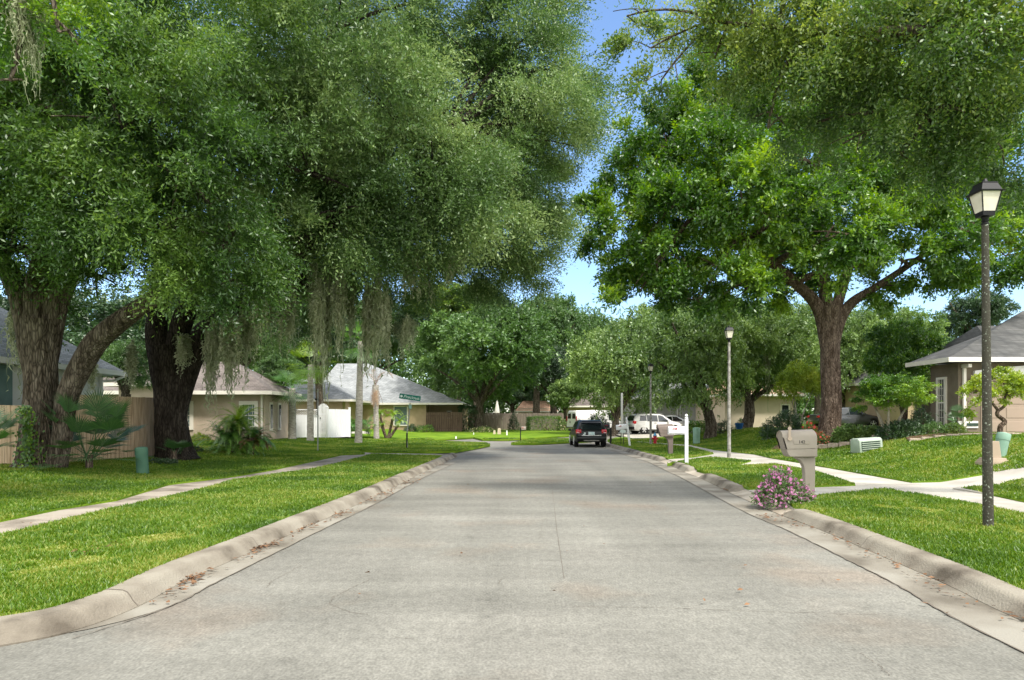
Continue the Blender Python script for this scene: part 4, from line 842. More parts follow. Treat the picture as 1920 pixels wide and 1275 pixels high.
def shrub(px, py, wpx, hpx, label, leaf='leaf_mid', name='shrub', n=500, ll=.06, seed=1, flower=None, Y=None, shape=.5, boxy=False, group=None, cat='shrub', nf=160, fl=.05, dep=None):
    B = G3(px, py) if Y is None else Vector(((px - CX) / F * Y, Y, float(hz((px - CX) / F * Y, Y))))
    t = thing(name, B, label, cat, group); rg = np.random.default_rng(seed); w = wpx / F * B.y / 2; h = hpx / F * B.y; d = dep or w * .8
    if boxy:
        q = rg.uniform(-1, 1, (n, 3)); ax = rg.integers(0, 3, n); q[np.arange(n), ax] = np.sign(q[np.arange(n), ax]); q *= rg.uniform(.9, 1.03, (n, 1)); Pw = np.array(B) + q * np.array([w, d, h / 2]) + np.array([0, 0, h / 2]); D = unit(q + rg.normal(size=(n, 3)) * .5)
    else:
        q = unit(rg.normal(size=(n, 3))); q[:, 2] = np.abs(q[:, 2]) * 1.0 - .1; q *= rg.uniform(.45, 1, (n, 1)) ** .5 * (1 + .15 * np.sin(q[:, :1] * 5 + seed)); Pw = np.array(B) + q * np.array([w, d, h]) ; D = unit(q + rg.normal(size=(n, 3)) * .5 + np.array([0, 0, .3]))
    V, var = leaves(Pw, D, np.full(n, min(ll * 3.2, h * .35)), 8, ll, .5, rg, .2, .6, .5 + rg.normal(0, .08, n)); npmesh('foliage', V, np.arange(len(V)).reshape(-1, 4), leaf, t, var)
    mb = MB(); rr = random.Random(seed)
    for k in range(9): e = B + Vector((rr.uniform(-.7, .7) * w, rr.uniform(-.6, .6) * d, h * rr.uniform(.5, .85))); mb.tube(bez(B + Vector((rr.uniform(-.4, .4) * w, 0, -.03)), B.lerp(e, .5), e, 5), [.02, .018, .014, .01, .006], 5)
    mb.build('stems', 'bark_brown', t)
    if flower:
        i = rg.integers(0, n, nf); q = Pw[i] + D[i] * min(ll * 3, h * .3) * rg.uniform(.7, 1.1, (nf, 1)); V = []; Fq = []; var = []
        for c in q:
            nrm_ = unit(rg.normal(size=3) + np.array([0, -.8, .8])); a = unit(np.cross(nrm_, [1, .2, .1])); b = np.cross(nrm_, a)
            for j in range(5):
                th = j * 1.2566; r = a * math.cos(th) + b * math.sin(th); s_ = a * -math.sin(th) + b * math.cos(th); k = len(V); V += [c, c + r * fl * .6 + s_ * fl * .3, c + r * fl, c + r * fl * .6 - s_ * fl * .3]; Fq.append((k, k + 1, k + 2, k + 3)); var.append(.5 + rg.normal(0, .15))
        npmesh('flowers', V, Fq, flower, t, var)['kind'] = 'stuff'
    return t
shrub(1466, 941, 98, 58, 'periwinkle bush with pink flowers at the foot of the taupe mailbox', 'leaf_mid', 'flower_bush', 1000, .038, 2, 'pink_flower', cat='flower bush', nf=750, fl=.028)
shrub(1020, 807, 56, 23, 'clipped box hedge with lit top in front of the weathered fence', 'leaf_olive', 'hedge', 1500, .10, 3, Y=70, boxy=True, cat='hedge', dep=.8)
shrub(879, 809, 28, 44, 'tall dark green hedge between the brown fence and the tree trunk', 'leaf_deep', 'hedge', 1000, .12, 4, Y=66.5, boxy=True, cat='hedge', dep=.7)
shrub(797, 810, 34, 14, 'low rounded green shrub by the brown fence', 'leaf_bright', n=350, ll=.08, seed=5, Y=62)
shrub(770, 811, 20, 14, 'dark low shrub under the house window left of the rounded shrub', 'leaf_deep', n=250, ll=.08, seed=6, Y=62)
shrub(905, 811, 60, 10, 'low flowering border under the broad dark green tree', 'leaf_olive', n=500, ll=.07, seed=7, flower='cream_flower', Y=62, nf=160, fl=.06)
shrub(963, 808, 20, 32, 'dark climbing shrub against the weathered fence', 'leaf_deep', n=350, ll=.09, seed=8, Y=72)
shrub(1058, 806, 22, 20, 'pale shrub with whitish leaves beside the van', 'leaf_pale', n=300, ll=.09, seed=9, Y=69, flower='cream_flower', nf=80, fl=.08)
shrub(1120, 800, 36, 36, 'dark leafy shrub between the van and the oak', 'leaf_deep', n=500, ll=.1, seed=10, Y=60)
shrub(1308, 806, 44, 26, 'yellow green lily clump by the grey wall', 'leaf_bright', 'lily_clump', 400, .12, 11, 'cream_flower', Y=47, cat='plant', nf=70, fl=.09)
shrub(1355, 812, 36, 24, 'dark shrub between the two oak trunks on the right', 'leaf_deep', n=350, ll=.07, seed=12, Y=43)
shrub(1470, 812, 72, 46, 'big dark rounded shrub left of the bright tree', 'leaf_deep', n=1100, ll=.075, seed=13, Y=34)
shrub(1442, 815, 20, 12, 'low shrub left of the big dark rounded shrub', 'leaf_mid', n=200, ll=.06, seed=14, Y=34)
shrub(1540, 814, 40, 22, 'red flowering plants at the foot of the bright tree', 'leaf_mid', 'flower_bed_plants', 400, .06, 15, 'red_flower', Y=27.2, cat='flowers', nf=220, fl=.05)
shrub(1520, 800, 16, 30, 'reddish plant beside the small propped tree', 'leaf_olive', 'flowering_plant', 200, .06, 16, 'red_flower', Y=30, cat='flowers', nf=90, fl=.06)
shrub(1612, 814, 92, 24, 'row of blue green ornamental grass in the raised bed', 'leaf_pale', 'ornamental_grass', 900, .11, 17, Y=26.6, cat='ornamental grass', dep=.5)
shrub(1690, 812, 70, 30, 'dark strappy plants left of the garage', 'leaf_deep', n=700, ll=.08, seed=18, Y=25.0, dep=.6)
shrub(1748, 812, 50, 20, 'low green shrub along the bed edge left of the garage', 'leaf_mid', n=450, ll=.05, seed=19, Y=24.6, dep=.5)
shrub(1787, 812, 42, 20, 'clipped olive shrub in front of the garage corner', 'leaf_olive', n=450, ll=.05, seed=20, Y=24.4, dep=.5)
shrub(1728, 790, 44, 44, 'purple dark bush under the house window', 'leaf_deep', n=500, ll=.06, seed=21, Y=26.4, dep=.5)
shrub(375, 832, 34, 14, 'small yellow green shrub by the beige house window', 'leaf_yellow', n=250, ll=.06, seed=22, Y=37)
shrub(370, 848, 14, 12, 'small weed clump at the right foot of the dark oak', 'leaf_deep', n=90, ll=.045, seed=23)
shrub(300, 868, 60, 8, 'low ground ivy along the foot of the wooden fence', 'leaf_deep', n=300, ll=.05, seed=24, Y=20.2)
shrub(560, 812, 20, 12, 'low plants behind the white fence', 'leaf_mid', n=120, ll=.06, seed=25, Y=47)
shrub(645, 800, 50, 30, 'green shrub at the porch of the pale roofed house', 'leaf_bright', n=400, ll=.1, seed=26, Y=56)
shrub(1392, 800, 26, 18, 'rose bush near the blue pot', 'leaf_mid', n=200, ll=.07, seed=27, Y=46)
palmetto(at(20.6 * .995, 25.0) if False else Vector(((1795 - CX) / F * 24.9, 24.9, float(hz((1795 - CX) / F * 24.9, 24.9)))), 'dark strelitzia like plant at the garage downspout', 12, .55, .35, 9, lo=.5)
# ivy climbing the left trunk
V = []; Fq = []; var = []; rg = np.random.default_rng(77); ivt = thing('ivy', at(-11.85, 17.0), 'bright green ivy climbing the left oak trunk', 'ivy')
mb = MB()
for k in range(5):
    x0 = -11.9 + .09 * k; mb.tube([(x0 + .05 * math.sin(j + k), 16.98 - .02, .3 + j * .22) for j in range(7)], .008, 5)
mb.build('stems', 'bark_brown', ivt)
for k in range(520):
    z = rg.uniform(.32, 1.95) ; wd = .27 * (1 - .45 * (z - .3) / 1.7); x = -11.92 + rg.normal(0, wd * .5) - .06 * z; dd = abs(x + 12.28); y = 17.5 - math.sqrt(max(.02, .62 ** 2 - dd ** 2)) - .05 - rg.random() * .08
    c = np.array([x, y, z]); a = unit(rg.normal(size=3) * .5 + np.array([0, 0, -1])); w = unit(np.cross(a, [0, -1, .3])) * .035; j = len(V); V += [c, c + a * .035 + w, c + a * .08, c + a * .035 - w]; Fq.append((j, j + 1, j + 2, j + 3)); var.append(rg.normal(.5, .2))
npmesh('leaves', V, Fq, 'leaf_bright', ivt, var)

# ------------------------------------------------------------------ buildings
def hip_roof(t, x0, x1, y0, y1, ze, zr, rx0, rx1, mat, fascia='trim', th=.18, name='roof', flat=True):
    ym = (y0 + y1) / 2; mb = MB()
    mb.add([(x0, y0, ze), (x1, y0, ze), (x1, y1, ze), (x0, y1, ze), (rx0, ym, zr), (rx1, ym, zr)], [(0, 1, 5, 4), (1, 2, 5), (2, 3, 4, 5), (3, 0, 4), (0, 3, 2, 1)])
    r = mb.build(name, mat, t)
    fb = MB(); w = .03
    fb.box(((x0 + x1) / 2, y0 - .018, ze - th / 2 + .02), (x1 - x0 + .1, .03, th)); fb.box(((x0 + x1) / 2, y1 + .018, ze - th / 2 + .02), (x1 - x0 + .1, .03, th))
    fb.box((x0 - .018, ym, ze - th / 2 + .02), (.03, y1 - y0, th)); fb.box((x1 + .018, ym, ze - th / 2 + .02), (.03, y1 - y0, th))
    fb.build('fascia', fascia, r); return r
def walls(t, boxes, mat):
    mb = MB()
    for x0, x1, y0, y1, z0, z1 in boxes: mb.box(((x0 + x1) / 2, (y0 + y1) / 2, (z0 + z1) / 2), (x1 - x0, y1 - y0, z1 - z0))
    return mb.build('wall', mat, t)
def window(t, x, y, z0, z1, w, glass='glass_blind', trim='trim_white', bars=True, side=False, tw=.10, reveal=None):
    """in a wall facing -y (or facing -x when side)"""
    def bx(mb, dx, dz, lx, lz, dep, off):
        if side: mb.box((x - off, y + dx, dz), (dep, lx, lz))
        else: mb.box((x + dx, y - off, dz), (lx, dep, lz))
    f = MB(); zc = (z0 + z1) / 2; h = z1 - z0
    bx(f, -w / 2, zc, tw, h + tw, .08, .03); bx(f, w / 2, zc, tw, h + tw, .08, .03); bx(f, 0, z1, w - tw, tw, .08, .03); bx(f, 0, z0, w - tw, tw, .10, .04)
    fo = f.build('window', trim, t)
    gl = MB(); bx(gl, 0, zc, w - tw, h - tw, .02, .005); gl.build('pane', glass, fo)
    if bars:
        b = MB(); bx(b, 0, zc, w - tw, .05, .03, .025)
        for k in (-1, 0, 1): bx(b, k * w / 4, zc, .018, h - tw, .02, .02)
        for k in (-.3, -.15, .15, .3): bx(b, 0, zc + k * h, w - tw, .018, .016, .018)
        b.build('glazing_bars', trim, fo)
    return fo
# brown garage house on the right
z = 1.0; t = thing('garage_house', (17, 26, z), 'brown stucco house with grey shingle hip roof and garage door at the right edge', 'house')
walls(t, [(16.8, 30, 25.7, 27.4, z - .3, 3.68), (20.9, 30, 27.4, 35.4, z - .3, 3.68)], 'stucco_brown')
e = 3.82; rf = MB(); rf.add([(16.1, 25.15, e), (32, 25.15, e), (28, 30.2, 6.35), (22.6, 30.2, 6.35), (16.1, 27.9, e), (19.2, 27.9, 5.01), (19.2, 27.9, e), (32, 27.9, e), (32, 30.2, e)], [(0, 1, 2, 3), (0, 3, 5, 4), (4, 5, 6), (0, 4, 6, 7, 1), (1, 7, 8, 2), (5, 3, 6)])
rfo = rf.build('roof', 'roof_dark', t); fb = MB(); fb.box((24.05, 25.13, e - .06), (15.96, .03, .17)); fb.box((16.08, 26.52, e - .06), (.03, 2.75, .17)); fb.build('fascia', 'trim', rfo)
hip_roof(t, 20.3, 34, 28.1, 36.2, 3.84, 5.95, 21.9, 26, 'roof_dark')
window(t, 16.8, 26.65, 1.25, 3.15, .5, 'glass_dark', 'trim', True, True, .09)
gd = MB(); gd.box((20.25, 25.69, z + 1.06), (5.2, .03, 2.12)); gdo = gd.build('garage_door', 'garage_door', t)
pn = MB()
for r_ in range(4):
    for c_ in range(6): pn.box((18.1 + c_ * .86, 25.668, z + .28 + r_ * .52), (.74, .02, .38))
pn.build('door_panels', 'garage_door', gdo, bevel=.01)
ah = MB(); n = 13; pts = [(17.35, z + 2.16), (23.15, z + 2.16)] + [(23.15 - 5.8 * i / n, z + 2.38 + .22 * math.sin(math.pi * i / n)) for i in range(n + 1)]; ah.prism(pts, 'y', 25.58, 25.70); ah.build('door_header', 'trim_white', t)
ds = MB(); ds.box((16.98, 25.63, z + 1.2), (.11, .10, 2.55)); ds.box((16.98, 25.5, z + 2.55), (.13, .42, .13)); ds.build('downspout', 'trim', t, bevel=.01)
wl = MB(); wl.lathe([(.02, -.2), (.06, -.14), (.085, .06), (.10, .07), (.04, .17), (.012, .2)], (17.28, 25.55, z + 1.98), 6); wl.box((17.28, 25.66, z + 1.98), (.06, .1, .22)); wl.build('wall_lamp', 'black_metal', t)
vt = MB(); vt.box((17.15, 25.68, z + .36), (.75, .04, .26)); vo = vt.build('vent_frame', 'trim_white', t); vs_ = MB(); vs_.box((17.22, 25.655, z + .36), (.58, .03, .11)); vs_.build('vent_slot', 'utility_slot', vo)
# raised beds with stone edging
def edging(name, pts, label, h=.22, w=.18, seed=0):
    t = thing(name, at(*pts[0]), label, 'bed edging'); mb = MB(); rr = random.Random(seed)
    for a, b in zip(pts[:-1], pts[1:]):
        a = Vector(a); b = Vector(b); n = max(1, int((b - a).length / .34)); an = math.atan2(b.y - a.y, b.x - a.x)
        for k in range(n): p = a.lerp(b, (k + .5) / n); mb.box((p.x, p.y, float(hz(p.x, p.y)) + h / 2 - .05), ((b - a).length / n - .015, w * rr.uniform(.85, 1.1), h * rr.uniform(.9, 1.1)), an)
    mb.build('stones', 'stone_edge', t, bevel=.015)
bedA = [(11.5, 27.2), (12.4, 25.9), (13.8, 25.4), (15.3, 25.2), (16.0, 25.3)]
edging('stone_edging', bedA, 'low pinkish stone edging in front of the bright tree', seed=1)
sheet('planting_bed', bedA + [(16.0, 30.5), (12.5, 31.5), (11.2, 29.5)], 'mulch', .05, cell=.8, skirt=.1)
bedB = [(13.6, 23.4), (15.0, 22.9), (16.6, 22.8), (17.3, 23.3), (17.5, 24.4)]
edging('stone_edging', bedB, 'low pale stone edging of the bed left of the garage', .12, seed=2)
sheet('planting_bed', bedB + [(17.5, 25.6), (14.4, 25.1)], 'mulch', .04, cell=.8, skirt=.1)
# beige house, left
z = .3; t = thing('house', (-15, 38, z), 'beige stucco house with brown shingle roof behind the sago palm', 'house')
walls(t, [(-24, -13.75, 38, 41.9, z - .3, 2.98), (-24, -17, 41.9, 48, z - .3, 2.98)], 'stucco_beige')
hip_roof(t, -24.6, -13.15, 37.3, 42.5, 3.08, 4.9, -21, -16.2, 'roof_brown', th=.2)
hip_roof(t, -24.6, -16.4, 40.5, 48.6, 3.10, 5.4, -21, -20, 'roof_brown', th=.2)
window(t, -18.25, 38, 1.05, 2.45, .85, tw=.2, trim='trim'); window(t, -14.65, 38, 1.05, 2.45, .85, tw=.2, trim='trim')
for yy in (38.9, 40.3):
    f = MB(); f.box((-13.73, yy, 1.7), (.06, .5, 1.6)); fo = f.build('window', 'trim', t); q = MB(); q.box((-13.69, yy, 1.7), (.03, .28, 1.35)); q.build('pane', 'glass_dark', fo)
ds = MB(); ds.box((-13.9, 37.93, 1.6), (.09, .09, 2.6)); ds.build('downspout', 'trim', t)
# pale house behind the wooden fence
t = thing('house', (-20, 21, z), 'pale house with grey roof and white gutter behind the wooden fence at the left', 'house')
walls(t, [(-26, -15.2, 17.6, 25.3, 0, 3.25)], 'stucco_white'); tw = MB(); tw.box((-15.17, 19.2, 1.7), (.05, 3.0, 3.0)); tw.build('dark_wall_sheet', 'teal_wall', t)  # thin dark teal sheet over the near end of the pale wall
hip_roof(t, -26.6, -14.65, 17.0, 25.9, 3.35, 6.6, -22, -19, 'roof_pale', 'trim_white')
ds = MB(); ds.box((-15.1, 25.1, 1.6), (.09, .09, 3.0)); ds.tube([(-14.6, 25.8, 3.2), (-14.8, 25.4, 3.0), (-15.1, 25.1, 2.95)], .05, 6); ds.build('downspout', 'trim_white', t)
wf = MB(); wf.box((-15.16, 24.3, 1.9), (.06, .6, .9)); wfo = wf.build('window', 'trim_white', t); wp = MB(); wp.box((-15.11, 24.3, 1.9), (.03, .45, .75)); wp.build('pane', 'glass_dark', wfo)
# pinkish wall behind the fence
t = thing('house', (-16.5, 33, z), 'pinkish walled house glimpsed between the two oak trunks', 'house'); walls(t, [(-20.4, -18.2, 35.4, 37.2, 0, 3.3)], 'stucco_beige'); hip_roof(t, -20.9, -17.8, 35.0, 37.25, 3.4, 4.1, -19.8, -18.9, 'roof_brown')
# pale-roofed house in the middle
z = .3; t = thing('house', (-13, 66, z), 'tan house with a large pale grey hip roof behind the street sign', 'house')
walls(t, [(-19.3, -8.3, 66, 79, 0, 3.1), (-8.3, -5.1, 68.5, 79, 0, 3.1), (-23.5, -14.6, 58.8, 66, 0, 3.1)], 'stucco_tan')
hip_roof(t, -20, -4.75, 65.4, 79.8, 3.05, 7.4, -18.6, -15.3, 'roof_pale'); hip_roof(t, -24.3, -13.5, 57.9, 68.2, 3.18, 5.6, -19.8, -18.2, 'roof_pale')
window(t, -10.75, 66, .9, 2.75, 1.3, bars=False, trim='trim'); window(t, -6.3, 68.5, 1.6, 2.3, .4, 'glass_dark', 'trim', False)
cl = MB(); cl.box((-14.1, 58.6, 1.5), (.35, .35, 3.1)); cl.build('porch_column', 'stucco_tan', t)
# others glimpsed between trees
t = thing('house', (3, 96, .3), 'distant house with a peach coloured roof above the weathered fence', 'house'); walls(t, [(.8, 6, 96, 102, 0, 3)], 'stucco_cream'); hip_roof(t, .4, 6.5, 95.5, 102.5, 2.6, 4.1, 1.6, 5, 'roof_peach')
t = thing('house', (12, 82, .3), 'distant brown roofed house directly behind the white van', 'house'); walls(t, [(7, 14, 84, 92, 0, 3.1)], 'stucco_tan'); hip_roof(t, 6.5, 15, 83.4, 92.6, 3.1, 5, 9, 12, 'roof_brown')
t = thing('house', (15, 62, .3), 'grey walled house with white fascia behind the parked white cars', 'house'); walls(t, [(12.3, 19.2, 62, 70, 0, 3.4), (11.2, 12.3, 63.5, 70, 0, 3.0)], 'stucco_grey'); hip_roof(t, 11.6, 20, 61.4, 70.6, 3.52, 5.6, 14.5, 17, 'roof_pale', 'trim_white')
ds = MB(); ds.box((15.0, 61.93, 1.8), (.08, .08, 3.2)); ds.box((15.25, 61.93, 1.8), (.05, .06, 3.2)); ds.build('downspout', 'trim_white', t)
t = thing('house', (20, 52, .5), 'cream house with pinkish tile roof between the oak trunks on the right', 'house'); walls(t, [(15.6, 20.6, 50, 58, 0, 3.3)], 'stucco_cream'); hip_roof(t, 15.0, 21.2, 49.3, 58.6, 3.35, 4.6, 17, 19.4, 'roof_peach'); window(t, 20.0, 50, 1.5, 2.6, .6, 'glass_dark', 'trim', False)
t = thing('house', (26, 44, .9), 'tan house glimpsed behind the lime green tree', 'house'); walls(t, [(24.3, 32, 42.5, 52, 0, 3.9)], 'stucco_tan'); hip_roof(t, 23.7, 33, 41.9, 52.6, 4.0, 6.2, 26.5, 29.5, 'roof_dark'); window(t, 25.6, 42.5, 1.6, 3.2, 1.0, 'glass_blind', 'trim', True)

# ------------------------------------------------------------------ fences
def plank_fence(pts, h, mat, label, pw=.14, gap=.008, seed=0, name='wooden_fence', ragged=.01, zoff=0):
    t = thing(name, at(*pts[0]), label, 'fence'); rr = random.Random(seed); pb = MB(); rb = MB()
    for a, b in zip(pts[:-1], pts[1:]):
        a = Vector(a); b = Vector(b); L = (b - a).length; n = int(L / (pw + gap)); an = math.atan2(b.y - a.y, b.x - a.x)
        for k in range(n):
            p = a.lerp(b, (k + .5) / n); hh = h + rr.uniform(-ragged, ragged); pb.box((p.x, p.y, float(hz(p.x, p.y)) + hh / 2 - .03), (pw, .02 + .006 * (k % 2), hh), an + rr.uniform(-.02, .02))
        nn = Vector((-(b - a).y, (b - a).x)).normalized() * .05
        for zz in (.3, h - .35): p = (a + b) / 2 + nn; rb.box((p.x, p.y, float(hz(p.x, p.y)) + zz), (L, .04, .09), an)
    pb.build('boards', mat, t); rb.build('rails', mat, t); return t
plank_fence([(-12.5, 19.2), (-11.6, 22.9)], 1.95, 'wood_fence', 'tan wooden board fence running between the two left oak trunks', seed=1)
plank_fence([(-17, 17.9), (-12.5, 18.35)], 1.62, 'wood_fence', 'tan wooden board fence at the left edge behind the palmetto', seed=2)
plank_fence([(-8.2, 65), (-4.75, 65.2)], 1.85, 'wood_fence_brown', 'dark brown board fence beside the tan house', .16, seed=3)
plank_fence([(-4.75, 75), (5.6, 74)], 1.85, 'wood_fence_grey', 'weathered grey brown board fence behind the clipped hedge', .16, seed=4, ragged=.05)
# white vinyl fence with lattice top and picket gate
t = thing('vinyl_fence', at(-13.2, 43), 'white vinyl privacy fence with lattice top and arched picket gate', 'fence'); z = float(hz(-13, 43)); A = Vector((-13.6, 42.6)); Bq = Vector((-12.15, 42.9)); Cq = Vector((-11.6, 42.9)); Dq = Vector((-10.75, 45.2))
an = math.atan2(Bq.y - A.y, Bq.x - A.x)
mb = MB(); m_ = (A + Bq) / 2; mb.box((m_.x, m_.y, z + .72), ((Bq - A).length, .04, 1.42), an); 
for k in range(9): p = A.lerp(Bq, k / 9); mb.box((p.x, p.y - .03, z + .72), (.015, .02, 1.4), an)
mb.build('panel', 'white_vinyl', t)
lt = MB()
for k in range(14):
    for s in (-1, 1): x = A.x + .05 + k * .105; lt.box((x, m_.y - .02 * s, z + 1.6), (.015, .012, .42), 0, Matrix.Rotation(s * .75, 3, 'Y'))
lt.box((m_.x, m_.y, z + 1.43), (1.48, .05, .06), an); lt.box((m_.x, m_.y, z + 1.78), (1.48, .06, .05), an); lt.build('lattice', 'white_vinyl', t)
gt = MB()
for k in range(7): x = Bq.x + .04 + k * .085; hh = 2.05 + .14 * math.sin(math.pi * k / 6); gt.prism([(x - .032, z), (x + .032, z), (x + .032, z + hh - .06), (x, z + hh), (x - .032, z + hh - .06)], 'y', 42.86, 42.90)
gt.box((Bq.x + .28, 42.93, z + .5), (.6, .03, .1)); gt.box((Bq.x + .28, 42.93, z + 1.5), (.6, .03, .1)); go = gt.build('gate', 'white_vinyl', t)
gh = MB(); gh.box((Bq.x + .12, 42.84, z + 1.25), (.05, .03, .09)); gh.build('latch', 'black_metal', go)
mb = MB(); m_ = (Cq + Dq) / 2; an2 = math.atan2(Dq.y - Cq.y, Dq.x - Cq.x); mb.box((m_.x, m_.y, z + .92), ((Dq - Cq).length, .04, 1.8), an2)
for k in range(9): p = Cq.lerp(Dq, k / 9); mb.box((p.x, p.y - .02, z + .92), (.02, .06, 1.8), an2)
mb.build('panel', 'white_vinyl', t)
for p in (A, Bq, Cq, Dq): ps = MB(); ps.box((p.x, p.y, z + .95), (.12, .12, 1.92)); ps.box((p.x, p.y, z + 1.93), (.15, .15, .05)); ps.build('post', 'white_vinyl', t, bevel=.01)

# ------------------------------------------------------------------ street furniture
def lamp(px, by, Y, lean, mat, label, hgt=4.88, rpole=.058):
    X = (px - CX) / F * Y; z = float(hz(X, Y)); t = thing('street_lamp', (X, Y, z), label, 'street lamp', 'black lantern street lamps along the right kerb'); hp = hgt - .62
    mb = MB(); top = Vector((X - lean * Y / F, Y, z + hp)); mb.tube([Vector((X, Y, z - .1)).lerp(top, k / 6) for k in range(7)], [rpole * 1.12 - .004 * k for k in range(7)], 16, cap=True); mb.build('pole', mat, t, True)
    c = top
    nb = MB(); nb.lathe([(.045, 0), (.05, .02), (.035, .035), (.05, .05), (.036, .07), (.05, .10), (.03, .12)], (c.x, c.y, c.z), 12)
    def fr(mb, z0, z1, a, b):
        vs = [(c.x + s * a, c.y + u * a, c.z + z0) for s, u in ((-1, -1), (1, -1), (1, 1), (-1, 1))] + [(c.x + s * b, c.y + u * b, c.z + z1) for s, u in ((-1, -1), (1, -1), (1, 1), (-1, 1))]
        mb.add(vs, [(0, 3, 2, 1), (4, 5, 6, 7), (0, 1, 5, 4), (1, 2, 6, 5), (2, 3, 7, 6), (3, 0, 4, 7)])
    fr(nb, .11, .17, .078, .086); nb.build('collar', 'black_metal', t)
    gl = MB(); fr(gl, .17, .42, .084, .128); gl.build('lamp_glass', 'lamp_glass', t)
    fb = MB()
    for s, u in ((-1, -1), (1, -1), (1, 1), (-1, 1)): fb.tube([(c.x + s * .086, c.y + u * .086, c.z + .165), (c.x + s * .131, c.y + u * .131, c.z + .425)], .009, 6)
    fb.build('frame', 'black_metal', t)
    cb = MB(); fr(cb, .42, .435, .155, .160); fr(cb, .435, .54, .140, .100); fr(cb, .54, .555, .103, .103); cb.lathe([(.035, .555), (.04, .57), (.03, .60), (.02, .62)], (c.x, c.y, c.z), 12); cb.build('lamp_cap', 'black_metal', t)
lamp(1853, 990, 1.47 * F / (988 - HY), 6, 'pole_lichen', 'tall street lamp with lichen speckled pole, nearest of the three on the right verge', 4.70, .060)
lamp(1367, 860, 1.47 * F / 75.5, 0, 'pole_grey', 'street lamp on the verge between the white mailbox and the taupe mailbox', 4.85, .062)
lamp(1220, 834, 1.47 * F / 49.5, 0, 'pole_grey', 'farthest street lamp, standing by the red hydrant', 4.55, .062)
B = at((1166 - CX) / F * 50, 50); t = thing('metal_pole', B, 'plain pale grey pole left of the white suv', 'pole'); mb = MB(); mb.lathe([(.09, 0), (.085, 3.2), (.06, 3.25)], tuple(B), 12); mb.build('pole', 'steel', t, True)
B = G3(596, 846); t = thing('metal_pole', B, 'thin grey signless pole on the left lawn by the palm trunks', 'pole'); mb = MB(); mb.lathe([(.028, 0), (.028, 2.75), (.01, 2.77)], tuple(B), 8); mb.build('pole', 'steel', t); bk = MB(); bk.box((B.x - .06, B.y, B.z + 2.3), (.14, .04, .09)); bk.build('bracket', 'black_metal', t)

# street name sign
B = G3(764, 841); t = thing('street_sign', B, 'green street name sign reading Precious on a thin post at the side street', 'street sign'); s = B.y / F
mb = MB(); top = P(769, 760, B.y); mb.tube([B - Vector((0, 0, .1)), B.lerp(P(763, 815, B.y), 1), top], .028, 8); mb.build('post', 'steel', t)
bk = MB(); bk.box(top + Vector((0, 0, .06)), (.05, .05, .1)); bk.build('bracket', 'steel', t)
M2 = Matrix.Rotation(R(8), 3, 'Y'); cc = P(769, 745, B.y) + Vector((0, -.03, 0)); mb = MB(); mb.box(cc, (40 * s, .012, 9.2 * s), 0, M2); bl = mb.build('name_plate', 'sign_green', t)
def onplate(dx, dz): return cc + M2 @ Vector((dx, -.010, dz))
text('lettering', 'Precious', .215, 'sign_white', bl, onplate(.05, .0), (R(90), R(8), 0), .003, shear=.25); text('lettering', 'Ct', .10, 'sign_white', bl, onplate(.42, -.02), (R(90), R(8), 0), .003)
em = MB(); em.lathe([(.06, 0), (.06, .004)], tuple(onplate(-.42, .0) + Vector((0, -.004, 0))), 14, 'y'); em.build('emblem', 'sign_white', bl)
mb = MB(); mb.box(top + Vector((0, 0, -.06)), (.05, .7, .2)); mb.build('cross_street_plate', 'utility_pale', t)
stp = MB(); stp.tube([P(763, 841, B.y), P(763, 812, B.y)], .04, 6); stp.build('post_sleeve', 'black_metal', t)

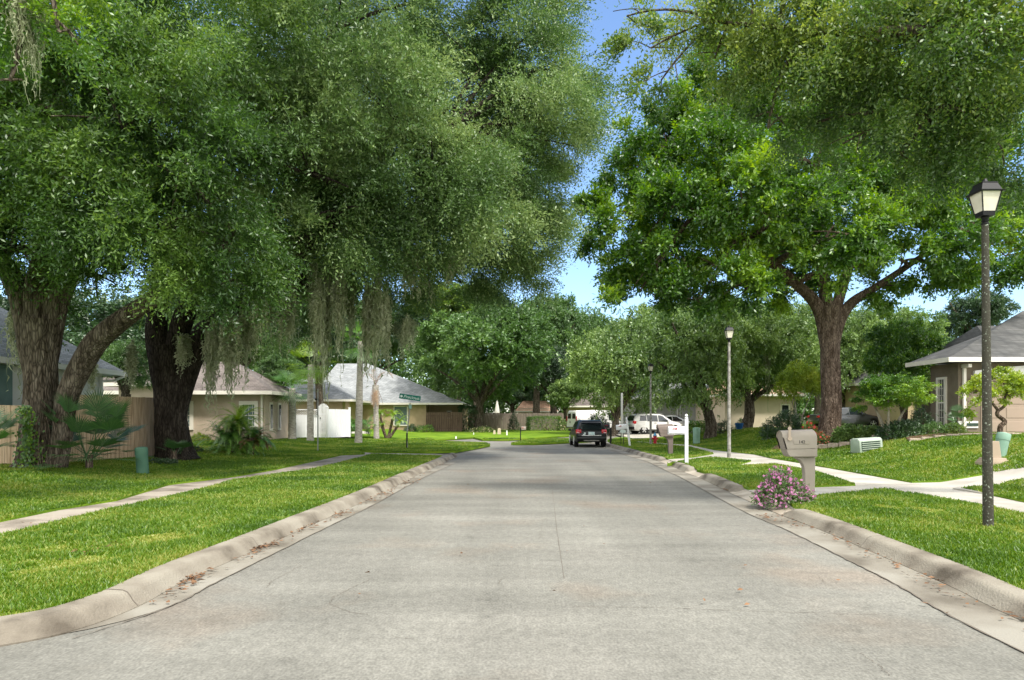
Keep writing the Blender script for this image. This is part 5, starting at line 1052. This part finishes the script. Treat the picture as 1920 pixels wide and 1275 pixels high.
# mailboxes
def taupe_mailbox(B, mat, label, num=None, flag=True, s=1.):
    t = thing('mailbox', B, label, 'mailbox', 'roadside mailboxes on the right verge')
    def q(x, z): return (B.x + x * s, B.z + z * s)
    post = MB(); post.prism([q(-.09, -.05), q(.09, -.05), q(.10, .74), q(-.28, .74), q(-.26, .71), q(-.17, .66), q(-.11, .55), q(-.095, .4)], 'y', B.y - .075, B.y + .075); post.build('post', mat, t, bevel=.012)
    lowr = MB(); lowr.prism([q(.105, .74), q(.105, .90), q(-.49, .90), q(-.44, .78), q(-.41, .74)], 'y', B.y - .15, B.y + .15); lowr.build('newspaper_slot', mat, t, bevel=.015)
    N_ = 9; vs = []; ends = ((-.53, .89, 1.22, 0), (-.555, .89, 1.235, 0), (.06, .905, 1.26, 0), (.10, .905, 1.22, 1))
    for x, z0, z1, e in ends:
        w = .16 - .02 * e; h = z1 - z0
        prof = [(-w, 0), (-w, h * .62)] + [(-w * math.cos(a), h * .62 + h * .38 * math.sin(a)) for a in [math.pi * k / 8 for k in range(1, 8)]] + [(w, h * .62), (w, 0)]
        vs.append([(B.x + (x + (.06 if zz < h * .3 and x < 0 else 0)) * s, B.y + yy * s, B.z + (z0 + zz) * s) for yy, zz in prof])
    n = len(vs[0]); mb = MB(); fs = [tuple(range(n))[::-1], tuple(range(3 * n, 4 * n))]
    for j in range(3): fs += [(j * n + i, j * n + (i + 1) % n, (j + 1) * n + (i + 1) % n, (j + 1) * n + i) for i in range(n)]
    mb.add([v for r_ in vs for v in r_], fs); bo = mb.build('box', mat, t, True)
    lp = MB(); lp.box((B.x - .2 * s, B.y - .164 * s, B.z + 1.02 * s), (.30 * s, .012, .075 * s)); lo = lp.build('number_strip', mat, bo, bevel=.004)
    if num: text('house_number', num, .085 * s, 'plastic_black', lo, (B.x - .2 * s, B.y - .172 * s, B.z + 1.02 * s), (R(90), 0, 0), .002)
    if flag: fg = MB(); fg.box((B.x - .43 * s, B.y - .175 * s, B.z + 1.17 * s), (.045 * s, .012, .20 * s)); fg.lathe([(.035 * s, -.006), (.035 * s, .006)], (B.x - .43 * s, B.y - .176 * s, B.z + 1.275 * s), 10, 'y'); fg.lathe([(.04 * s, -.01), (.04 * s, .01)], (B.x - .425 * s, B.y - .178 * s, B.z + 1.085 * s), 10, 'y'); fg.build('flag', 'mail_taupe' if mat != 'mail_taupe' else 'stucco_beige', t)
    return t
Bm = G3(1516, 929); taupe_mailbox(Bm, 'mail_taupe', 'taupe plastic mailbox numbered 142 beside the pink flower bush', '142')
Bm = G3(1257, 852); taupe_mailbox(Bm, 'mail_brown', 'grey brown mailbox on a curved post behind the white finial mailbox', None, False, .98)
def arm_mailbox(B, label, lean=0., hp=1.5, zb=1.0, mat='white_vinyl', boxmat='white_vinyl', L=.55, finial=True, sx=-1, name_plate=False, pw=.10):
    t = thing('mailbox', B, label, 'mailbox', 'roadside mailboxes on the right verge'); M_ = Matrix.Rotation(lean, 3, 'Y')
    def tr(mb): mb.v = [tuple(B + M_ @ (Vector(v))) for v in mb.v]; return mb
    mb = MB(); mb.box((0, 0, hp / 2 - .05), (pw, pw, hp)); 
    if finial: mb.lathe([(.02, hp - .05), (.065, hp - .03), (.03, hp), (.055, hp + .05), (.03, hp + .09), (.004, hp + .11)], (0, 0, 0), 10)
    tr(mb).build('post', mat, t)
    ar = MB(); ar.box((sx * L / 2, 0, zb - .03), (L + .1, .08, .05)); tr(ar).build('arm', mat, t)
    bx = MB(); w = .085; prof = [(-w, 0), (-w, .13)] + [(-w * math.cos(a), .13 + .075 * math.sin(a)) for a in [math.pi * k / 6 for k in range(1, 6)]] + [(w, .13), (w, 0)]
    bx.prism([(p[0], p[1] + zb) for p in prof], 'x', sx * .06, sx * (L + .04)); bo = tr(bx).build('box', boxmat, t, True)
    fl = MB(); fl.box((sx * (L - .14), -.095, zb + .13), (.13, .012, .025)); fl.box((sx * (L - .2), -.095, zb + .13), (.04, .012, .06)); tr(fl).build('flag', 'rust_red', t)
    return t
arm_mailbox(G3(1287, 869), 'white mailbox on a square white post with finial, in front of the grey brown mailbox')
arm_mailbox(G3(1181, 837), 'white mailbox on a leaning white post near the kerb', -.12, 1.42, .98)
arm_mailbox(G3(1145, 831), 'black mailbox on a black post right of the black suv', 0, .95, .92, 'black_metal', 'black_metal', .42, False)
arm_mailbox(G3(976, 827), 'small far mailbox with pale top on a thin black post left of the black suv', 0, .9, .72, 'black_metal', 'mail_taupe', .3, False, 1, pw=.06)
B = G3(1166, 835); t = thing('sign_plaque', B, 'small oval white plaque on two dark stakes beside the leaning mailbox', 'plaque'); 
for dx in (-.05, .09): mb = MB(); mb.box(B + Vector((dx, 0, .3)), (.03, .03, .7)); mb.build('stake', 'plastic_black', t)
mb = MB(); mb.v = []; nn = 18; mb.prism([(B.x + .05 + .17 * math.cos(2 * math.pi * k / nn), B.z + .76 + .09 * math.sin(2 * math.pi * k / nn)) for k in range(nn)], 'y', B.y - .05, B.y - .03); mb.build('plaque', 'sign_white', t)
# hydrant
B = G3(1228, 833); t = thing('fire_hydrant', B, 'red fire hydrant with blue top at the foot of the far lamp', 'hydrant'); mb = MB(); mb.lathe([(.13, 0), (.13, .03), (.085, .04), (.085, .42), (.12, .43), (.12, .46), (.10, .47)], tuple(B), 14); mb.build('barrel', 'hyd_red', t, True)
mb = MB(); mb.lathe([(.105, .47), (.10, .52), (.06, .58), (.03, .60), (.03, .65), (.005, .66)], tuple(B), 14); mb.build('bonnet', 'hyd_blue', t, True)
for s_ in (-1, 1): mb = MB(); mb.lathe([(.05, 0), (.05, .09), (.06, .09), (.06, .13)], (B.x, B.y, B.z + .33), 10, 'x'); mb.v = [(B.x + s_ * (.05 + v[0] - B.x), v[1], v[2]) for v in mb.v]; mb.build('outlet_cap', 'hyd_red', t)
mb = MB(); mb.lathe([(.07, -.17), (.07, -.06)], (B.x, B.y, B.z + .25), 12, 'y'); mb.build('pumper_cap', 'hyd_red', t)
# utility pedestals
def pedestal(B, r, h, mat, label, lean=(0, 0)):
    t = thing('utility_pedestal', B, label, 'utility pedestal'); M_ = Matrix.Rotation(lean[0], 3, 'Y') @ Matrix.Rotation(lean[1], 3, 'X')
    mb = MB(); mb.lathe([(r * .95, -.06), (r, .0), (r, h * .72)], (0, 0, 0), 18); mb.v = [tuple(B + M_ @ Vector(v)) for v in mb.v]; mb.build('body', mat, t, True)
    mb = MB(); mb.lathe([(r * 1.07, h * .72), (r * 1.07, h * .95), (r * .98, h), (r * .5, h * 1.03)], (0, 0, 0), 18); mb.v = [tuple(B + M_ @ Vector(v)) for v in mb.v]; mb.build('cap', mat, t, True)
B = G3(268, 889); pedestal(B, .145, .68, 'utility_green', 'dark green tilted utility pedestal on the lawn beside the left sidewalk', (-.07, 0))
B = G3(1306, 833); pedestal(B, .19, .92, 'utility_pale', 'pale green utility pedestal on the lawn under the right oak')
B = G3(1873, 856); pedestal(B, .15, .62, 'utility_pale', 'pale green tilted pedestal cap behind the near lamp pole', (.22, 0))
B = G3(1861, 869); t = thing('cable_box', B, 'tan stepped cable box partly hidden by the near lamp pole', 'utility box'); k_ = B.y / F
mb = MB()
for z0, z1, a, b in ((-.05, 3, 20, 20), (3, 7, 18.5, 17.5), (7, 11, 16, 15), (11, 42, 10, 7.5)):
    a *= k_; b *= k_; z0 *= k_ if z0 > 0 else 1; z1 *= k_; vs = [(B.x + s_ * a, B.y + u * a, B.z + z0) for s_, u in ((-1, -1), (1, -1), (1, 1), (-1, 1))] + [(B.x + s_ * b, B.y + u * b, B.z + z1) for s_, u in ((-1, -1), (1, -1), (1, 1), (-1, 1))]
    mb.add(vs, [(0, 3, 2, 1), (4, 5, 6, 7), (0, 1, 5, 4), (1, 2, 6, 5), (2, 3, 7, 6), (3, 0, 4, 7)])
mb.build('cover', 'utility_tan', t, bevel=.006); mb = MB(); mb.box((B.x - 17 * k_, B.y - 19 * k_, B.z + 8 * k_), (6 * k_, .06, 7 * k_)); mb.build('latch', 'utility_slot', t)
# transformer box with louvres
B = G3(1625, 845); k_ = B.y / F; t = thing('utility_box', B, 'rounded pale green louvred utility box on the right lawn', 'utility box'); w, h, d = 25 * k_, 24 * k_, .5
M_ = Matrix.Rotation(-.06, 3, 'Y') @ Matrix.Rotation(.22, 3, 'Z')
def trb(mb): mb.v = [tuple(B + M_ @ Vector(v)) for v in mb.v]; return mb
mb = MB(); mb.prism([(-d / 2, -.05), (d / 2, -.05), (d / 2 - .03, h * .85), (d / 2 - .10, h), (-d / 2 + .10, h), (-d / 2 + .02, h * .85)], 'x', -w, w); trb(mb).build('body', 'utility_box', t, True, bevel=.025)
mb = MB()
for i in range(5): mb.box((-.02, -d / 2 - .008, h * (.10 + .15 * i)), (w * 1.55, .03, h * .07))
trb(mb).build('louvre_slots', 'utility_slot', t)
mb = MB()
for i in range(5): mb.box((-.02, -d / 2 - .016, h * (.165 + .15 * i)), (w * 1.6, .04, h * .05))
trb(mb).build('louvres', 'utility_box', t, bevel=.004)
for px, by, wpx, hpx, mat, lab, nm, cat in [(936, 814, 7, 11, 'stucco_cream', 'small pale utility box on the far lawn, larger of two', 'utility_box', 'utility box'), (927, 814, 5, 7, 'stucco_cream', 'small pale utility box on the far lawn, left of the larger one', 'utility_box', 'utility box'), (950.5, 816, 3, 9, 'white_vinyl', 'short white tilted marker post on the far lawn', 'marker_post', 'marker post'), (706, 822, 5, 18, 'white_vinyl', 'short white post beside the dying palm', 'marker_post', 'marker post'), (888, 815, 2, 4, 'white_vinyl', 'tiny white garden light under the broad tree', 'garden_light', 'garden light'), (855, 822, 3, 4, 'white_vinyl', 'tiny white stake in the lawn by the far path', 'garden_light', 'garden light')]:
    B = G3(px, by); k_ = B.y / F; mb = MB(); w, h = wpx * k_ / 2, hpx * k_
    mb.prism([(B.x - w, B.z - .03), (B.x + w, B.z - .03), (B.x + w * .8, B.z + h * .9), (B.x + w * .5, B.z + h), (B.x - w * .5, B.z + h), (B.x - w * .8, B.z + h * .9)], 'y', B.y - w, B.y + w); o = mb.build(nm, mat, bevel=w * .15); tag(o, lab, cat)
# closed parasol behind the fence
B = at((932 - CX) / F * 79, 79); t = thing('parasol', B, 'closed cream garden parasol behind the weathered fence', 'parasol'); s = 79 / F; mb = MB(); mb.lathe([(.32, 1.6), (.28, 2.1), (.2, 2.6), (.1, 3.1), (.04, 3.35), (.01, 3.4)], tuple(B), 12); mb.build('canopy', 'canvas', t); mb = MB(); mb.lathe([(.03, 0), (.03, 1.7)], tuple(B), 8); mb.build('pole', 'steel', t)
# blue pot
B = at((1386 - CX) / F * 44, 44); t = thing('flower_pot', B, 'glossy blue plant pot between the right oak trunks', 'flower pot'); mb = MB(); mb.lathe([(.16, 0), (.26, .3), (.27, .42), (.24, .43)], tuple(B), 14); mb.build('pot', 'blue_pot', t, True)
# stakes propping the small yellow tree
for dx, lab in ((-14, 'pale wooden prop on the left of the yellow green tree'), (16, 'pale wooden prop on the right of the yellow green tree')):
    B = at((1496 + dx - CX) / F * 36.5, 36.5); mb = MB(); mb.tube([B, P(1500, 775, 36.8)], .025, 6); tag(mb.build('tree_prop', 'bark_pale'), lab, 'tree prop')

# ------------------------------------------------------------------ vehicles (built facing +x, local coordinates)
def wheel(t, x, y, r, w, side):
    wh = MB(); wh.lathe([(r * .62, -w / 2), (r * .93, -w / 2), (r, -w * .35), (r, w * .35), (r * .93, w / 2), (r * .62, w / 2)], (x, y, r), 24, 'y', cap=False); o = wh.build('wheel', 'tyre', t, True, True)
    rm = MB(); yy = y + side * w * .5; rm.lathe([(r * .64, -.02), (r * .64, .03), (r * .56, .03), (r * .56, -.005)], (x, yy, r), 20, 'y', cap=False)
    for k in range(5):
        a = k * 1.2566 + .3; rm.box((x + math.cos(a) * r * .32, yy + side * .012, r + math.sin(a) * r * .32), (r * .6, .03, r * .17), 0, Matrix.Rotation(-a, 3, 'Y'))
    rm.lathe([(r * .14, -.03), (r * .12, .04)], (x, yy, r), 10, 'y'); rm.build('rim', 'rim', o, False, True)
    dk = MB(); dk.lathe([(r * .62, -.01), (r * .62, .01)], (x, y + side * w * .25, r), 18, 'y'); dk.build('brake_disc', 'plastic_black', o, False, True)
def loft(t, st, mat, name='body', parent=None):
    """st: (x, z_bottom, z_belt, z_top, w_low, w_belt, w_top)"""
    mb = MB(); n = None
    for x, zb, ze, zt, wl_, wb, wt in st:
        half = [(wl_ * .90, zb), (wl_, zb + .10), (wl_ * 1.01, zb + (ze - zb) * .55), (wb, ze), (wb + (wt - wb) * .55, ze + (zt - ze) * .6), (wt, zt - (zt - ze) * .12 - .001), (wt * .86, zt)]
        ring = [(x, -a, b) for a, b in half] + [(x, a, b) for a, b in half[::-1]]; n = len(ring); mb.v += ring
    for j in range(len(st) - 1): mb.f += [(j * n + i, j * n + (i + 1) % n, (j + 1) * n + (i + 1) % n, (j + 1) * n + i) for i in range(n)]
    mb.f += [tuple(range(n)), tuple(range((len(st) - 1) * n, len(st) * n))]
    return mb.build(name, mat, parent or t, True, True)
def side_pt(st, x, f, off=.012):
    """point on the greenhouse side at station x, fraction f between belt and roof"""
    for a, b in zip(st[:-1], st[1:]):
        if a[0] <= x <= b[0]:
            u = (x - a[0]) / (b[0] - a[0] + 1e-9); s = [p + (q - p) * u for p, q in zip(a, b)]; break
    x_, zb, ze, zt, wl_, wb, wt = s; w6 = wb + (wt - wb) * .55; z6 = ze + (zt - ze) * .6; z88 = zt - (zt - ze) * .12
    if f < .6: k = f / .6; return wb + (w6 - wb) * k + off, ze + (z6 - ze) * k
    k = (f - .6) / .28; return w6 + (wt - w6) * k + off, z6 + (z88 - z6) * k
def glass_side(t, st, x0, x1, s, f0=.06, f1=.84, sl0=0., sl1=0., name='side_window'):
    mb = MB(); n = 8; r = []
    for i in range(n + 1):
        for f, a, b in ((f0, x0, x1), (.6, x0 + sl0 * .62, x1 - sl1 * .62), (f1, x0 + sl0, x1 - sl1)):
            x = a + (b - a) * i / n; w, z = side_pt(st, x, f); r.append((x, s * w, z))
    mb.add(r, [(3 * i + j, 3 * i + 3 + j, 3 * i + 4 + j, 3 * i + 1 + j) for i in range(n) for j in (0, 1)]); return mb.build(name, 'glass_dark', t, True, True)
def arches(t, xs, y, r, s):
    for x in xs: mb = MB(); mb.lathe([(r * 1.17, -.02), (r * 1.17, .012)], (x, y, r * 1.02), 22, 'y'); mb.build('wheel_arch', 'plastic_black', t, False, True)

def suv(loc, rz_, paint, label, cat='suv', L=4.5, Wd=1.84, Ht=1.64, rear_detail=True, name='parked_suv'):
    t = thing(name, loc, label, cat, None, rz_); h = Wd / 2; l = L / 2; k = Ht / 1.64
    st = [(-l, .42, .80 * k, .84 * k, h * .80, h * .80, h * .72), (-l + .06, .34, .98 * k, 1.06 * k, h * .93, h * .90, h * .80), (-l + .22, .30, 1.02 * k, 1.45 * k, h * .985, h * .94, h * .72), (-l + .42, .28, 1.02 * k, 1.60 * k, h, h * .95, h * .73), (-l + 1.2, .27, 1.01 * k, Ht, h, h * .955, h * .74), (.15, .27, .98 * k, Ht * .99, h, h * .955, h * .74),
          (.55, .27, .97 * k, 1.52 * k, h, h * .955, h * .73), (1.15, .28, .97 * k, 1.12 * k, h, h * .95, h * .78), (1.3, .28, .95 * k, 1.04 * k, h, h * .94, h * .8), (l - .35, .30, .82 * k, .95 * k, h * .96, h * .88, h * .7), (l - .08, .34, .70 * k, .80 * k, h * .82, h * .76, h * .6), (l, .40, .60 * k, .66 * k, h * .7, h * .66, h * .5)]
    loft(t, st, paint); wb = L * .295; r = .355
    for s in (-1, 1):
        arches(t, (-wb - .02, wb + .07), s * (h * .975), r, s); wheel(t, -wb - .02, s * (h - .11), r, .23, s); wheel(t, wb + .07, s * (h - .11), r, .23, s)
        glass_side(t, st, -l + .52, -l + 1.15, s, .10, .80, .12, 0); glass_side(t, st, -l + 1.20, -.10, s, .04, .84); glass_side(t, st, -.04, .98, s, .04, .84, 0, .62)
        mb = MB(); mb.box((.80, s * (h + .06), 1.0 * k), (.14, .18, .13)); mb.build('wing_mirror', paint, t, False, True, .03)
        mb = MB(); mb.prism([(-l + .5, .28), (l - .5, .28), (l - .5, .40), (-l + .5, .40)], 'y', s * (h - .02), s * (h + .014)); mb.build('sill', 'plastic_black', t, False, True)
        mb = MB(); mb.box((-l + .13, s * h * .80, .95 * k), (.26, .30, .24)); mb.build('tail_light', 'tail_red', t, True, True, .05)
        mb = MB(); mb.box((-l + .10, s * h * .84, .88 * k), (.22, .16, .05)); mb.build('reversing_light', 'tail_clear', t, True, True, .02)
        mb = MB(); mb.box((l - .2, s * h * .62, .74 * k), (.30, .34, .12)); mb.build('headlight', 'lamp_glass', t, True, True, .04)
        mb = MB(); mb.tube([(-l + .6, s * h * .66, Ht + .0), (-l + .7, s * h * .66, Ht + .05), (.3, s * h * .66, Ht + .045), (.45, s * h * .66, Ht * .985)], .016, 6); mb.build('roof_rail', 'chrome', t, False, True)
        mb = MB(); mb.box((-.35, s * (h * .985), .90 * k), (.2, .03, .03)); mb.build('door_handle', 'chrome', t, False, True)
    mb = MB(); z0, z1 = 1.06 * k, 1.50 * k; mb.add([(-l + .045, -h * .70, z0), (-l + .045, h * .70, z0), (-l + .235, h * .62, z1), (-l + .235, -h * .62, z1)], [(0, 1, 2, 3)]); mb.v = [(x - .012, y, z) for x, y, z in mb.v]
    mb = MB(); a = -l + .08; mb.add([(a - .035, -h * .70, z0 + .02), (a - .035, h * .70, z0 + .02), (a + .11, h * .62, z1 - .04), (a + .11, -h * .62, z1 - .04), (a + .2, h * .60, z1 - .04), (a + .2, -h * .60, z1 - .04), (a + .2, h * .68, z0), (a + .2, -h * .68, z0)], [(0, 1, 2, 3), (3, 2, 4, 5), (1, 6, 4, 2), (0, 3, 5, 7)]); mb.build('rear_window', 'glass_dark', t, False, True)
    mb = MB(); mb.add([(1.17, -h * .74, 1.10 * k), (1.17, h * .74, 1.10 * k), (.60, h * .66, 1.52 * k), (.60, -h * .66, 1.52 * k)], [(0, 1, 2, 3)]); mb.v = [(x + .02, y, z + .015) for x, y, z in mb.v]; mb.build('windscreen', 'glass_dark', t, False, True)
    mb = MB(); mb.box((-l + .03, 0, .50), (.20, Wd * .93, .26)); mb.build('rear_bumper', paint if paint == 'paint_black' else 'plastic_black', t, True, True, .06)
    mb = MB(); mb.box((-l + .14, 0, 1.56 * k), (.24, Wd * .60, .045)); mb.build('roof_spoiler', paint, t, False, True, .015)
    mb = MB(); mb.box((-l - .02, 0, .72 * k), (.06, Wd * .62, .03)); mb.build('chrome_strip', 'chrome', t, False, True)
    mb = MB(); mb.box((-l - .025, 0, .84 * k), (.03, .34, .16)); mb.build('licence_plate', 'plate', t, False, True)
    mb = MB(); mb.box((-l + .02, 0, .40), (.16, Wd * .5, .10)); mb.build('rear_diffuser', 'pole_grey', t, True, True, .02)
    mb = MB(); mb.box((-l - .05, h * .42, .84 * k), (.02, .10, .10)); mb.box((-l - .05, h * .46, .78 * k), (.02, .13, .06)); mb.build('sticker', 'sign_white', t, False, True)
    return t
Yb = 1.6 * F / (839 - HY); Xb = (1109 - CX) / F * Yb
suv((Xb, Yb + 2.2, .0), R(90), 'paint_black', 'black suv parked at the right kerb seen from behind', L=4.4, Wd=1.74, Ht=1.50, name='parked_suv')
Yw = 57; z = float(hz(11, Yw)) + .0
suv((((1178 + 1276) / 2 - CX) / F * Yw, Yw, z), R(14), 'paint_white', 'white suv parked on the driveway behind the far lamp, side on', L=4.5, Wd=1.84, Ht=1.68)
def sedan(loc, rz_, paint, label, L=4.6, Wd=1.8, Ht=1.44):
    t = thing('parked_sedan', loc, label, 'sedan', None, rz_); h = Wd / 2; l = L / 2
    st = [(-l, .42, .62, .70, h * .72, h * .72, h * .62), (-l + .10, .34, .86, .95, h * .9, h * .86, h * .74), (-l + .75, .28, .92, 1.02, h * .98, h * .92, h * .76), (-l + 1.35, .26, .93, 1.36, h, h * .93, h * .66), (-.2, .25, .92, Ht, h, h * .94, h * .66), (.25, .25, .91, Ht * .985, h, h * .94, h * .66), (.95, .26, .90, 1.10, h, h * .93, h * .72), (1.12, .26, .88, .99, h, h * .92, h * .74), (l - .35, .28, .74, .84, h * .95, h * .86, h * .66), (l - .08, .32, .62, .70, h * .8, h * .74, h * .55), (l, .38, .52, .58, h * .66, h * .62, h * .45)]
    loft(t, st, paint); wb = L * .295; r = .33
    for s in (-1, 1):
        arches(t, (-wb, wb + .05), s * (h * .975), r, s); wheel(t, -wb, s * (h - .11), r, .22, s); wheel(t, wb + .05, s * (h - .11), r, .22, s)
        glass_side(t, st, -l + 1.05, -.22, s, .06, .82, .45, 0); glass_side(t, st, -.16, .85, s, .06, .82, 0, .60)
        mb = MB(); mb.box((-l + .12, s * h * .74, .80), (.24, .32, .14)); mb.build('tail_light', 'tail_red', t, True, True, .04)
        mb = MB(); mb.box((l - .2, s * h * .62, .66), (.30, .34, .10)); mb.build('headlight', 'lamp_glass', t, True, True, .04)
        mb = MB(); mb.box((.70, s * (h + .05), .95), (.13, .16, .11)); mb.build('wing_mirror', paint, t, False, True, .03)
        mb = MB(); mb.box((-.3, s * (h * .985), .82), (.18, .03, .025)); mb.build('door_handle', 'chrome', t, False, True)
    mb = MB(); mb.add([(-l + .78, -h * .70, 1.03), (-l + .78, h * .70, 1.03), (-l + 1.33, h * .60, 1.35), (-l + 1.33, -h * .60, 1.35)], [(0, 1, 2, 3)]); mb.v = [(x - .02, y, z + .012) for x, y, z in mb.v]; mb.build('rear_window', 'glass_dark', t, False, True)
    mb = MB(); mb.add([(.97, -h * .70, 1.09), (.97, h * .70, 1.09), (.30, h * .60, Ht * .98), (.30, -h * .60, Ht * .98)], [(0, 1, 2, 3)]); mb.v = [(x + .02, y, z + .012) for x, y, z in mb.v]; mb.build('windscreen', 'glass_dark', t, False, True)
Yc = 59.6; sedan(((1258 - CX) / F * Yc, Yc, float(hz(13.5, Yc))), R(10), 'paint_white', 'white sedan parked beyond the white suv, only its nose showing')
Yc = 46; sedan(((1585 - CX) / F * Yc, Yc, float(hz(22, Yc))), R(4), 'paint_grey', 'dark grey sedan parked behind the bright tree trunk')
# van
Yv = 65; t = thing('parked_van', ((1070 - CX) / F * Yv + 2.6, Yv + 1.0, float(rz(0, Yv)) + .02), 'white cargo van parked beyond the black suv', 'van', None, R(24)); h = 1.0; l = 2.75
st = [(-l, .45, .95, 1.98, h * .96, h * .95, h * .78), (-l + .08, .38, 1.05, 2.10, h, h * .98, h * .80), (-.5, .36, 1.08, 2.16, h, h, h * .82), (1.1, .36, 1.08, 2.14, h, h, h * .82), (1.5, .36, 1.08, 2.02, h, h, h * .80), (2.05, .38, 1.08, 1.28, h, h * .96, h * .82), (2.55, .42, 1.0, 1.12, h * .95, h * .9, h * .75), (l, .48, .80, .9, h * .85, h * .8, h * .65)]
loft(t, st, 'paint_white')
for s in (-1, 1):
    arches(t, (-1.75, 1.75), s * .98, .37, s); wheel(t, -1.75, s * .88, .37, .24, s); wheel(t, 1.75, s * .88, .37, .24, s)
    glass_side(t, st, .75, 1.75, s, .10, .78, 0, .4)
    mb = MB(); mb.box((-l - .005, s * .90, 1.35), (.07, .12, .42)); mb.build('tail_light', 'tail_red', t, False, True, .02)
    mb = MB(); mb.add([(-l - .01, s * .12, 1.32), (-l - .01, s * .76, 1.32), (-l - .01, s * .68, 1.82), (-l - .01, s * .12, 1.82)], [(0, 1, 2, 3)]); mb.build('rear_window', 'glass_dark', t, False, True)
    mb = MB(); mb.box((1.45, s * 1.12, 1.25), (.12, .2, .28)); mb.build('wing_mirror', 'plastic_black', t, False, True, .02)
    mb = MB(); mb.box((0, s * 1.005, .90), (4.6, .02, .05)); mb.build('side_trim', 'plastic_black', t, False, True)
mb = MB(); mb.add([(2.06, -.78, 1.28), (2.06, .78, 1.28), (1.52, .74, 2.0), (1.52, -.74, 2.0)], [(0, 1, 2, 3)]); mb.v = [(x + .02, y, z + .012) for x, y, z in mb.v]; mb.build('windscreen', 'glass_dark', t, False, True)
mb = MB(); mb.box((-l - .04, 0, .48), (.16, 1.9, .18)); mb.build('rear_bumper', 'chrome', t, False, True, .03)
mb = MB(); mb.box((-l - .012, .3, 1.0), (.02, .12, .20)); mb.build('door_handle', 'plastic_black', t, False, True)
